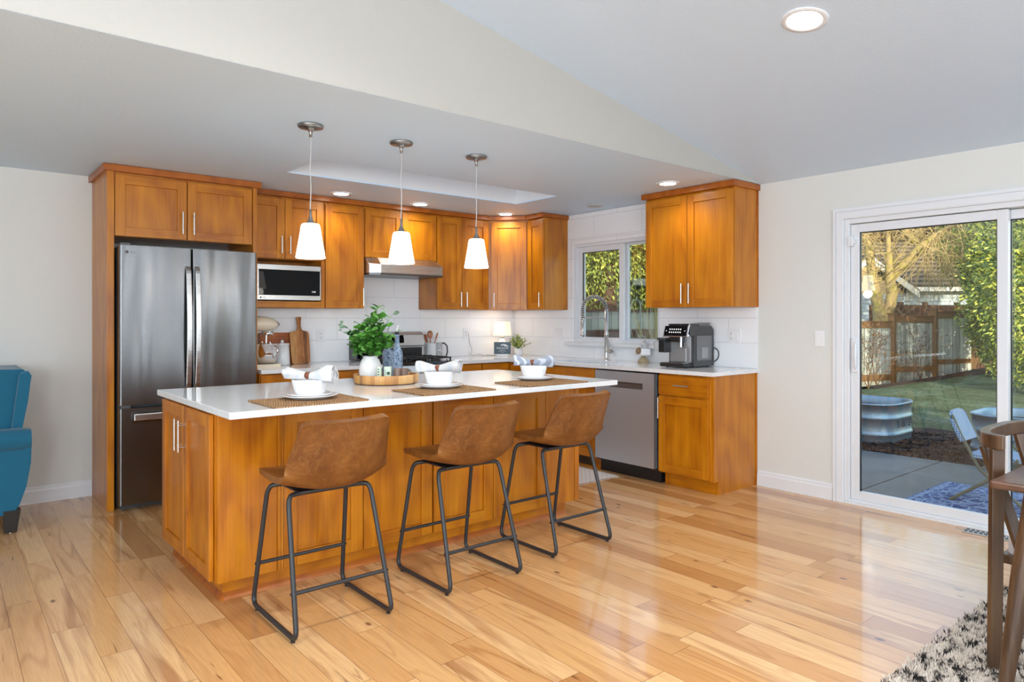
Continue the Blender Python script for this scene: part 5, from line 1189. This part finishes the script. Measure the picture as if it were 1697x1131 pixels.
# bistro chairs
t = NT('blue_white_weave'); ck_ = t.n('TexChecker', {'Vector': t.map(t.co(), (1, 1, 1), (R(45), 0, 0)), 'Scale': 75.0}).outputs['Fac']
t.set(color=t.mix(ck_, lin(196, 214, 232), lin(92, 128, 178)), rough=.5); WEAVE = t.m; OLIVE = plain('olive_cane_frame', lin(122, 120, 96), .5)
def bistro():
    r = thing('folding_chair', '', 'chair', (0, 0, 0), 'woven folding chairs on the patio')
    for x in (-.17, .17):
        MB().tube([(x, .13, .74), (x, .055, .56), (x, -.08, .30), (x, -.42, .0)], .014, 8).build('back_leg', OLIVE, r)
        MB().tube([(x*1.1, .14, .0), (x*1.1, -.12, .20), (x*1.1, -.36, .42)], .014, 8).build('front_leg', OLIVE, r)
    m = MB().cyl((-.17, .10, .03), (.17, .10, .03), .009, n=8).cyl((-.17, -.36, .05), (.17, -.36, .05), .009, n=8).cyl((-.17, -.08, .30), (.17, -.08, .30), .009, n=8); m.build('cross_bar', OLIVE, r)
    o = [(-.19, .52), (.19, .52), (.20, .62), (.185, .72), (.13, .78), (.05, .80), (-.05, .80), (-.13, .78), (-.185, .72), (-.20, .62)]
    F = Matrix.Translation((0, .045, .52)) @ Matrix.Rotation(R(-24), 4, 'X') @ Matrix.Translation((0, 0, -.52))
    MB(F).prismy(o, -.014, .014).build('woven_back', WEAVE, r, bev=.008)
    MB().prism(rrect(-.20, .20, -.40, .0, .08), .395, .425).build('woven_seat', WEAVE, r, bev=.01)
    return r
b0 = bistro(); b1 = copy_tree(b0)
put(b0, 'blue and white woven folding chair on the outdoor rug, nearest the sliding door', (6.86, 2.02, -.242), 0); b0.scale = (.98, .98, .98)
put(b1, 'woven folding chair farther right on the patio, behind the dining chair rail', (8.05, 1.72, -.25), R(170))
# fences
t = NT('weathered_fence_boards'); sp = t.n('SeparateXYZ', {0: t.co('Generated')}).outputs
sw = t.n('SeparateXYZ', {0: t.co()}).outputs; hh = t.math('ADD', t.math('MULTIPLY', sw[0], .94), t.math('MULTIPLY', sw[1], -.34))
bd = t.math('MULTIPLY', hh, 7.0); rnd = t.n('TexWhiteNoise', {'W': t.math('FLOOR', bd)}, noise_dimensions='1D').outputs[0]
n = t.noise(t.map(t.co(), (20, 20, 1.5)), 1, 4, .7).outputs[0]
c = t.ramp(t.math('ADD', t.math('MULTIPLY', n, .7), t.math('MULTIPLY', rnd, .3)), [(.3, lin(110, 116, 112)), (.5, lin(158, 166, 164)), (.7, lin(190, 198, 198))])
c = t.mix(t.math('LESS_THAN', t.math('FRACT', bd), .06), c, lin(40, 36, 32)); t.set(color=c, rough=.85); FB = t.m
FR = plain('stained_fence_rail', lin(112, 84, 54), .75); FR2 = plain('dark_fence_brown', lin(92, 62, 46), .8)
fe = thing('fence', 'stepped weathered board fence with brown rails across the back of the lawn', 'fence', tuple(P(1500, 620, 18.6)*1.0))
def obox(m, a, b, z0, z1, th, off=0):
    a, b = Vector((a[0], a[1])), Vector((b[0], b[1])); d = (b-a).normalized(); n = Vector((d.y, -d.x))
    pts = [a+n*(off-th), b+n*(off-th), b+n*(off+th), a+n*(off+th)]
    return m.prism([(p.x, p.y) for p in pts], z0, z1)
fp = [P(1385, 655, 17.6), P(1478, 637, 18.3), P(1547, 625, 18.8), P(1612, 616, 19.3), P(1700, 612, 20.2), P(1800, 612, 21)]
spec = [(1.24, -.15, -.31, -.75), (1.385, .04, -.10, -.55), (1.50, .20, .08, -.4), (1.56, .28, .14, -.3), (1.6, .3, .16, -.3)]
for i, (zt, r1, r0, zg) in enumerate(spec):
    a, b = fp[i], fp[i+1]
    obox(MB(), a, b, zg, zt-.12, .012).build('board_panel', FB if i < 3 else FR2, fe)
    obox(MB(), a, b, zt-.17, zt-.02, .03, .02).build('rail', FR, fe); obox(MB(), a, b, zt-.02, zt+.01, .06, .01).build('cap_rail', FR, fe); obox(MB(), a, b, r0, r1, .03, .02).build('rail', FR, fe)
for i, zt in ((1, 1.46), (2, 1.60), (3, 1.64), (4, 1.7)):
    q = fp[i]; MB().box(q.x-.08, q.x+.08, q.y-.08, q.y+.08, -.8, zt-.04).build('post', FR, fe); MB().box(q.x-.10, q.x+.10, q.y-.10, q.y+.10, zt-.04, zt).build('post_cap', FR, fe)
f2 = thing('fence', 'dark brown farther fence in front of the grey roofed house', 'fence', tuple(P(1540, 530, 23)))
a, b = P(1440, 530, 22.5), P(1640, 530, 23.5)
obox(MB(), a, b, -.3, 1.62, .015).build('board_panel', FR2, f2); obox(MB(), a, b, 1.56, 1.76, .03, .02).build('rail', plain('dark_rail', lin(96, 62, 42), .8), f2)
for k in (.25, .45, .72, .95):
    q = a.lerp(b, k); MB().box(q.x-.07, q.x+.07, q.y-.07, q.y+.07, -.3, 1.86).build('post', FR2, f2)
f3 = thing('fence', 'grey board side fence with a brown rail outside the sink window', 'fence', (9, 6.7, -.3))
t = NT('side_fence_boards'); sx_ = t.n('SeparateXYZ', {0: t.co()}).outputs[0]; bd = t.math('MULTIPLY', sx_, 7.2); rnd = t.n('TexWhiteNoise', {'W': t.math('FLOOR', bd)}, noise_dimensions='1D').outputs[0]
c = t.ramp(rnd, [(0, lin(118, 120, 100)), (.5, lin(146, 148, 128)), (1, lin(164, 166, 148))]); c = t.mix(t.math('LESS_THAN', t.math('FRACT', bd), .07), c, lin(60, 58, 46)); t.set(color=c, rough=.85)
obox(MB(), (5.3, 6.75), (13.5, 6.75), -.35, 1.41, .012).build('board_panel', t.m, f3)
obox(MB(), (5.3, 6.70), (13.5, 6.70), 1.03, 1.15, .025).build('rail', FR2, f3); obox(MB(), (5.3, 6.74), (13.5, 6.74), 1.41, 1.44, .05).build('cap_rail', FR2, f3)
# branching growth
def grow(m, p, d, L, r, lev, rr, spread=.6, droop=0.0, tips=None):
    n = 4; pts = [p.copy()]; q = p.copy(); dd = d.normalized()
    for i in range(n):
        dd = (dd+Vector((rr.uniform(-1, 1), rr.uniform(-1, 1), rr.uniform(-1, 1)))*.16+Vector((0, 0, -droop))).normalized(); q = q+dd*(L/n); pts.append(q.copy())
    m.tube(pts, [r*(1-.5*i/n) for i in range(n+1)], 5 if r > .02 else 3, cap=False)
    if tips is not None and lev <= 1: tips += pts[2:]
    if lev > 0:
        for k in range(3 if lev > 1 else 4):
            s = pts[rr.randint(2, n)]; nd = (dd+Vector((rr.uniform(-1, 1), rr.uniform(-1, 1), rr.uniform(-1, 1)))*spread).normalized()
            grow(m, s, nd, L*rr.uniform(.55, .8), r*.5, lev-1, rr, spread, droop, tips)
t = NT('mossy_sunlit_bark'); t.set(color=t.ramp(t.noise(t.co(), 6, 5, .7).outputs[0], [(.35, lin(112, 98, 66)), (.5, lin(160, 142, 104)), (.6, lin(146, 140, 60)), (.75, lin(184, 170, 138))]), rough=.9); BARK = t.m
TWIG = plain('pale_twig', lin(176, 158, 112), .85)
tr_ = thing('bare_tree', 'leafless mossy forked tree behind the back fence', 'tree', tuple(P(1462, 620, 21)))
K = 21; rr = random.Random(21); m = MB(); tw = MB()
limbs = [([(1464, 660, .30), (1463, 560, .27), (1462, 530, .27), (1461, 515, .26)], 0), ([(1460, 525, .20), (1453, 500, .17), (1447, 470, .15), (1443, 440, .13), (1438, 405, .11), (1428, 372, .07), (1415, 330, .04)], .5),
         ([(1463, 525, .22), (1475, 505, .17), (1478, 485, .15), (1474, 462, .14), (1473, 440, .11), (1472, 410, .08), (1470, 370, .05), (1468, 320, .03)], -.6),
         ([(1476, 462, .13), (1488, 448, .14), (1506, 432, .15), (1524, 412, .16), (1534, 405, .15), (1552, 390, .10), (1574, 376, .08), (1596, 362, .06), (1620, 330, .03)], -1.0),
         ([(1530, 410, .12), (1515, 400, .11), (1503, 388, .10), (1496, 370, .09), (1488, 335, .05)], -.3), ([(1443, 470, .07), (1462, 462, .06), (1474, 446, .05), (1490, 420, .03)], 0)]
for pts, dk in limbs:
    q = [P(u, v, K+dk*i/len(pts)) for i, (u, v, r_) in enumerate(pts)]; rs = [r_ for _, _, r_ in pts]
    m.tube(q, rs, 10)
    for i in range(1, len(q)):
        if rs[i] < .14:
            for _ in range(5): grow(tw, q[i-1].lerp(q[i], rr.random()), Vector((rr.uniform(-1, 1), rr.uniform(-1, 1), rr.uniform(-.3, 1))), rr.uniform(.9, 1.6), .018, 2, rr, .8, .02)
for u, v in ((1545, 395), (1560, 385), (1575, 380), (1590, 370), (1540, 402), (1555, 392), (1530, 408), (1600, 366), (1585, 372)):
    for _ in range(3): grow(tw, P(u, v, K-.8), Vector((rr.uniform(-.5, .8), rr.uniform(-.6, .6), -.9)), rr.uniform(1.0, 1.5), .016, 2, rr, .8, .06)
m.build('trunk', BARK, tr_); o = tw.build('twigs', TWIG, tr_); o['kind'] = 'stuff'
for i, (u, v, k, h) in enumerate(((1452, 640, 16.5, 1.2), (1524, 632, 17, 1.1), (1438, 645, 15, 1.0))):
    m = MB(); r3 = random.Random(40+i); b = P(u, v, k); tips = []
    for _ in range(5): grow(m, b, Vector((r3.uniform(-.4, .4), r3.uniform(-.4, .4), 1)), h*.7, .014, 2, r3, .9, 0, tips)
    for p in tips:
        if r3.random() < .5: leafpts(m, p, Vector((r3.uniform(-1, 1), r3.uniform(-1, 1), r3.uniform(-.5, .5))), Vector((0, 0, 1)), .09, .04, 1)
    tag(m.build('bare_shrub', [plain('shrub_twig', lin(92, 74, 58), .9), plain('rust_leaf', lin(116, 84, 56), .8)], loc=b), ('small rusty leaved shrub before the second fence panel from the left', 'low twiggy shrub before the middle fence panel', 'thin bare shrub at the left end of the fence')[(1, 1, 2)[i] if i else 0], 'shrub', 'small shrubs by the fence')
# leafy crowns
def crown_mesh(name, rx, ry, rz, n, L, W, cols, seed, up=.2, inner=.55):
    r4 = random.Random(seed); m = MB()
    for i in range(n):
        a = r4.uniform(0, 6.28); c = r4.uniform(-1, 1); s = math.sqrt(1-c*c); q = inner+(1-inner)*r4.random()**.7
        bump = 1+.16*math.sin(3*a+seed)*math.cos(4*c)+.10*math.sin(7*a+5*c)
        nrm = Vector((s*math.cos(a), s*math.sin(a), c)); p = Vector((nrm.x*rx, nrm.y*ry, nrm.z*rz))*q*bump
        d = (nrm*.7+Vector((r4.uniform(-1, 1), r4.uniform(-1, 1), r4.uniform(-1, 1)-up))).normalized()
        n2_ = (nrm+Vector((r4.uniform(-1, 1), r4.uniform(-1, 1), r4.uniform(-1, 1)))*.7); l_ = L*r4.uniform(.7, 1.3); w_ = W*r4.uniform(.7, 1.2)
        s_ = d.cross(n2_).normalized()
        m.add([p, p+d*l_*.45+s_*w_*.5, p+d*l_, p+d*l_*.45-s_*w_*.5], [(0, 1, 2, 3)], r4.randrange(len(cols)))
    return m
LG = [plain('rhododendron_leaf', lin(120, 140, 56), .45), plain('yellow_green_leaf', lin(170, 176, 78), .45), plain('deep_green_leaf', lin(66, 92, 44), .45)]
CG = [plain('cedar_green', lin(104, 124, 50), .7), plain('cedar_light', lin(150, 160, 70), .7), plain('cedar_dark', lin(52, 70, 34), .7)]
BG = [plain('tan_brush', lin(150, 124, 84), .9), plain('gold_brush', lin(182, 158, 104), .9), plain('brown_brush', lin(110, 84, 60), .9)]
TRK = plain('dark_trunk', lin(74, 56, 44), .9)
def plant(name, label, c, R3, n, L, W, cols, seed, group, zg, tr=.12, up=.2, inner=.55):
    r = thing(name, label, 'tree' if 'tree' in name else 'shrub', (c.x, c.y, zg), group)
    m = crown_mesh(name, *R3, n, L, W, cols, seed, up, inner); m.v = [p+c for p in m.v]; m.build('foliage', cols, r)
    MB().tube([(c.x, c.y, zg), (c.x+.05, c.y, (zg+c.z)/2), (c.x, c.y, c.z+R3[2]*.5)], [tr, tr*.8, tr*.3], 8).build('trunk', TRK, r); return r
gs = 'evergreen shrubs right of the lawn'
plant('evergreen_shrub', 'tall yellow green broadleaf shrub filling the fixed door pane', P(1722, 470, 13.5), (1.05, 1.05, 2.1), 15000, .10, .045, LG, 1, gs, -.3)
plant('evergreen_shrub', 'rounded broadleaf shrub overlapping the right end of the back fence', P(1668, 520, 16.5), (.85, .85, 1.45), 12000, .10, .045, LG, 2, gs, -.3)
plant('evergreen_shrub', 'broadleaf shrub rising above the fence corner beside the house', P(1652, 455, 17.5), (.75, .75, 1.0), 8000, .10, .045, LG, 3, gs, -.2)
plant('evergreen_shrub', 'large dark shrub behind the tall yellow green one', P(1760, 430, 18), (2.0, 2.0, 3.0), 6000, .2, .09, LG, 4, gs, -.2)
plant('conifer_tree', 'soft green conifer above the fence corner seen through the door', P(1650, 385, 24), (1.9, 1.9, 2.1), 9000, .22, .05, CG, 5, 'conifers beyond the fence', -.2, up=.6)
plant('conifer_tree', 'conifer behind the house roof at the right', P(1700, 360, 33), (3.6, 3.6, 5.5), 9000, .45, .12, CG, 6, 'conifers beyond the fence', -.2, up=.6)
# woodland far behind the house
r5 = random.Random(9); wm = crown_mesh('w', 4.2, 4.2, 5.2, 6500, .55, .10, BG, 12, .0, .2)
proto_me = None
for i, (u, k) in enumerate(((1370, 44), (1425, 46), (1470, 43), (1520, 47), (1565, 44), (1615, 46), (1660, 43), (1720, 46), (1440, 55), (1500, 57), (1560, 55), (1620, 57), (1390, 56), (1690, 56))):
    c = P(u, 400, k); r = thing('woodland_tree', 'golden brown bare tree of the woodland far behind the house', 'tree', (c.x, c.y, -.5), 'woodland trees behind the house')
    if proto_me is None:
        o = wm.build('branch_crown', BG); proto_me = o; o.parent = r
    else:
        o = proto_me.copy(); C.collection.objects.link(o); o.parent = r
    o.location = (0, 0, 6.5+(1.8 if k > 50 else 0)); o.rotation_euler = (0, 0, i*1.1); o.scale = (1, 1, 1.15)
    b = Vector((c.x, c.y, -.5)); MB().tube([b, b+Vector((.2, .1, 5)), b+Vector((0, 0, 11))], [.22, .16, .05], 8).build('trunk', TWIG, r)
# house beyond
def H(lat, k, z): return FWv*k+RTv*lat+UPv*z
SHG = NT('dark_shingles'); n = SHG.n('TexBrick', {'Vector': SHG.map(SHG.co(), (1, 1, 1)), 'Scale': 1.0, 'Brick Width': .35, 'Row Height': .12, 'Mortar Size': .012, 'Color1': lin(96, 82, 68)+(1,), 'Color2': lin(72, 62, 54)+(1,), 'Mortar': lin(38, 34, 30)+(1,)}); SHG.set(color=n.outputs['Color'], rough=.9)
w2 = SHG.n('TexWave', {'Vector': SHG.co(), 'Scale': 1.4, 'Distortion': 1.0, 'Detail': 2.0}, bands_direction='Z'); SHG.set(color=SHG.ramp(w2.outputs['Fac'], [(.1, lin(60, 52, 46)), (.5, lin(104, 90, 74)), (.9, lin(128, 112, 90))])); SHG = SHG.m
t = NT('blue_grey_siding'); sz = t.n('SeparateXYZ', {0: t.co()}).outputs[2]; t.set(color=t.mix(t.math('LESS_THAN', t.math('FRACT', t.math('MULTIPLY', sz, 6.5)), .12), lin(158, 172, 186), lin(104, 116, 128)), rough=.7); SID = t.m
WHT = plain('white_fascia', lin(232, 228, 220), .6)
ho = thing('house', 'blue grey neighbouring house with shingled roof behind the fences', 'house', tuple(H(17, 31, -.4)))
def solid(pts_front, depth, name, mt, par=ho):
    n = len(pts_front); vs = [Vector(p) for p in pts_front]+[Vector(p)+depth for p in pts_front]
    return MB().add(vs, [(i, (i+1) % n, n+(i+1) % n, n+i) for i in range(n)]+[tuple(range(n))[::-1], tuple(range(n, 2*n))]).build(name, mt, par)
solid([H(12.6, 30.4, -.5), H(20.5, 30.4, -.5), H(20.5, 30.4, 2.7), H(12.6, 30.4, 2.7)], FWv*6, 'wall', SID)
solid([H(15.4, 29.9, 2.62), H(21.0, 29.9, 2.62), H(21.0, 34.6, 5.0), H(15.4, 34.6, 5.0)], UPv*.12, 'roof', SHG)
solid([H(15.4, 29.85, 2.50), H(21.0, 29.85, 2.50), H(21.0, 29.85, 2.68), H(15.4, 29.85, 2.68)], FWv*.08, 'gutter', WHT)
solid([H(12.9, 28.2, -.5), H(15.9, 28.2, -.5), H(15.9, 28.2, 2.45), H(14.35, 28.2, 3.55), H(12.9, 28.2, 2.45)], FWv*2.4, 'gable_wall', plain('tan_gable', lin(190, 168, 132), .8))
solid([H(12.9, 28.1, -.5), H(15.9, 28.1, -.5), H(15.9, 28.1, 2.3), H(12.9, 28.1, 2.3)], FWv*.08, 'wall', SID)
for s_ in (-1, 1):
    solid([H(14.35, 27.7, 3.85), H(14.35+s_*1.95, 27.7, 2.42), H(14.35+s_*1.95, 27.7, 2.16), H(14.35, 27.7, 3.58)], FWv*.08, 'bargeboard', WHT)
    solid([H(14.35, 27.75, 3.92), H(14.35+s_*2.0, 27.75, 2.46), H(14.35+s_*2.0, 27.75, 2.38), H(14.35, 27.75, 3.84)], FWv*5.5, 'roof', SHG)
solid([H(16.1, 28.3, 2.05), H(16.9, 29.7, 2.05), H(16.9, 29.7, 2.5), H(16.1, 28.3, 2.5)], RTv*.1, 'soffit_board', WHT)
solid([H(16.55, 30.3, .2), H(16.75, 30.3, .2), H(16.75, 30.3, 2.5), H(16.55, 30.3, 2.5)], FWv*.1, 'corner_board', WHT)
# outside the sink window
plant('cedar_tree', 'bright yellow green cedar filling the left pane of the sink window', P(985, 428, 12.5), (1.5, 1.5, 1.05), 22000, .085, .03, CG, 31, 'cedars outside the sink window', -.3, .05, .8, .3)
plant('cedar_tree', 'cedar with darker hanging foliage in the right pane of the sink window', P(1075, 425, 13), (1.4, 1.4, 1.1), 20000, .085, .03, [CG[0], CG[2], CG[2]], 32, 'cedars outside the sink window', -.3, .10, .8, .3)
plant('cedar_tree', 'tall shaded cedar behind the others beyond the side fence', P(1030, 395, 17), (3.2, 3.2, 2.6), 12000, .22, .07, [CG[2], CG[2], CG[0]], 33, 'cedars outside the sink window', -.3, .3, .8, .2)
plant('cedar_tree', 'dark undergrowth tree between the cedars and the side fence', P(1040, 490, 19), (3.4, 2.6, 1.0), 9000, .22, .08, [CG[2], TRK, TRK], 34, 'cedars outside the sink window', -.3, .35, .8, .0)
tag(MB().tube([P(1011, 620, 11.4), P(1011, 520, 11.4), P(1012, 440, 11.6)], [.13, .12, .08], 10).tube([P(1011, 490, 11.4), P(990, 500, 11.2), P(972, 512, 11.2)], [.03, .02, .01], 6).build('conifer_tree', TRK, loc=P(1011, 620, 11.4)), 'thick bare brown conifer trunk seen in the left pane above the side fence', 'tree')
sh = thing('shed', 'pale blue shed glimpsed beyond the side fence left of the trunk', 'shed', tuple(P(985, 530, 17)))
c0, c1_ = P(966, 530, 15.2), P(1003, 530, 15.2)
def oboxT(a, b, z0, z1, dep, nm, mt): 
    m = MB(); a, b = Vector((a.x, a.y)), Vector((b.x, b.y)); n = Vector((FWv.x, FWv.y))*dep
    m.prism([(p.x, p.y) for p in (a, b, b+n, a+n)], z0, z1).build(nm, mt, sh)
oboxT(c0, c1_, -.3, 1.72, 1.2, 'wall', plain('tan_shed', lin(170, 124, 78), .8)); oboxT(c0, c1_, 1.72, 1.95, 1.25, 'upper_wall', plain('pale_blue', lin(176, 198, 226), .6))
HOOPM = plain('hoop_grey', lin(170, 176, 170), .5)
for i, u in enumerate((1053, 1069)):
    pts = [P(u-9, 620, 9.0), P(u-9, 520, 9.0)]+[P(u-9*math.cos(math.pi*j/10), 515-18*math.sin(math.pi*j/10), 9.0) for j in range(11)]+[P(u+9, 520, 9.0), P(u+9, 620, 9.0)]
    tag(MB().tube(pts, .005, 6).build('garden_hoop', HOOPM, loc=P(u, 620, 9.0)), ('left white garden hoop in front of the side fence', 'right white garden hoop in front of the side fence')[i], 'garden hoop', 'garden hoops')
m = MB(); r6 = random.Random(6); gb = P(1087, 640, 8.4); gb.z = -.3
for i in range(70):
    a = r6.uniform(0, 6.28); s_ = r6.uniform(.02, .34); h = r6.uniform(1.4, 1.95)
    m.tube([gb+Vector((math.cos(a)*.05, math.sin(a)*.05, 0)), gb+Vector((math.cos(a)*s_*.5, math.sin(a)*s_*.5, h*.7)), gb+Vector((math.cos(a)*s_, math.sin(a)*s_, h))], [.005, .004, .002], 3, cap=False)
tag(m.build('dry_grass', plain('straw', lin(196, 176, 112), .8), loc=gb), 'tall straw coloured ornamental grass before the side fence', 'grass clump')
for o in bpy.data.objects: 
    if '_o' in o: del o['_o']
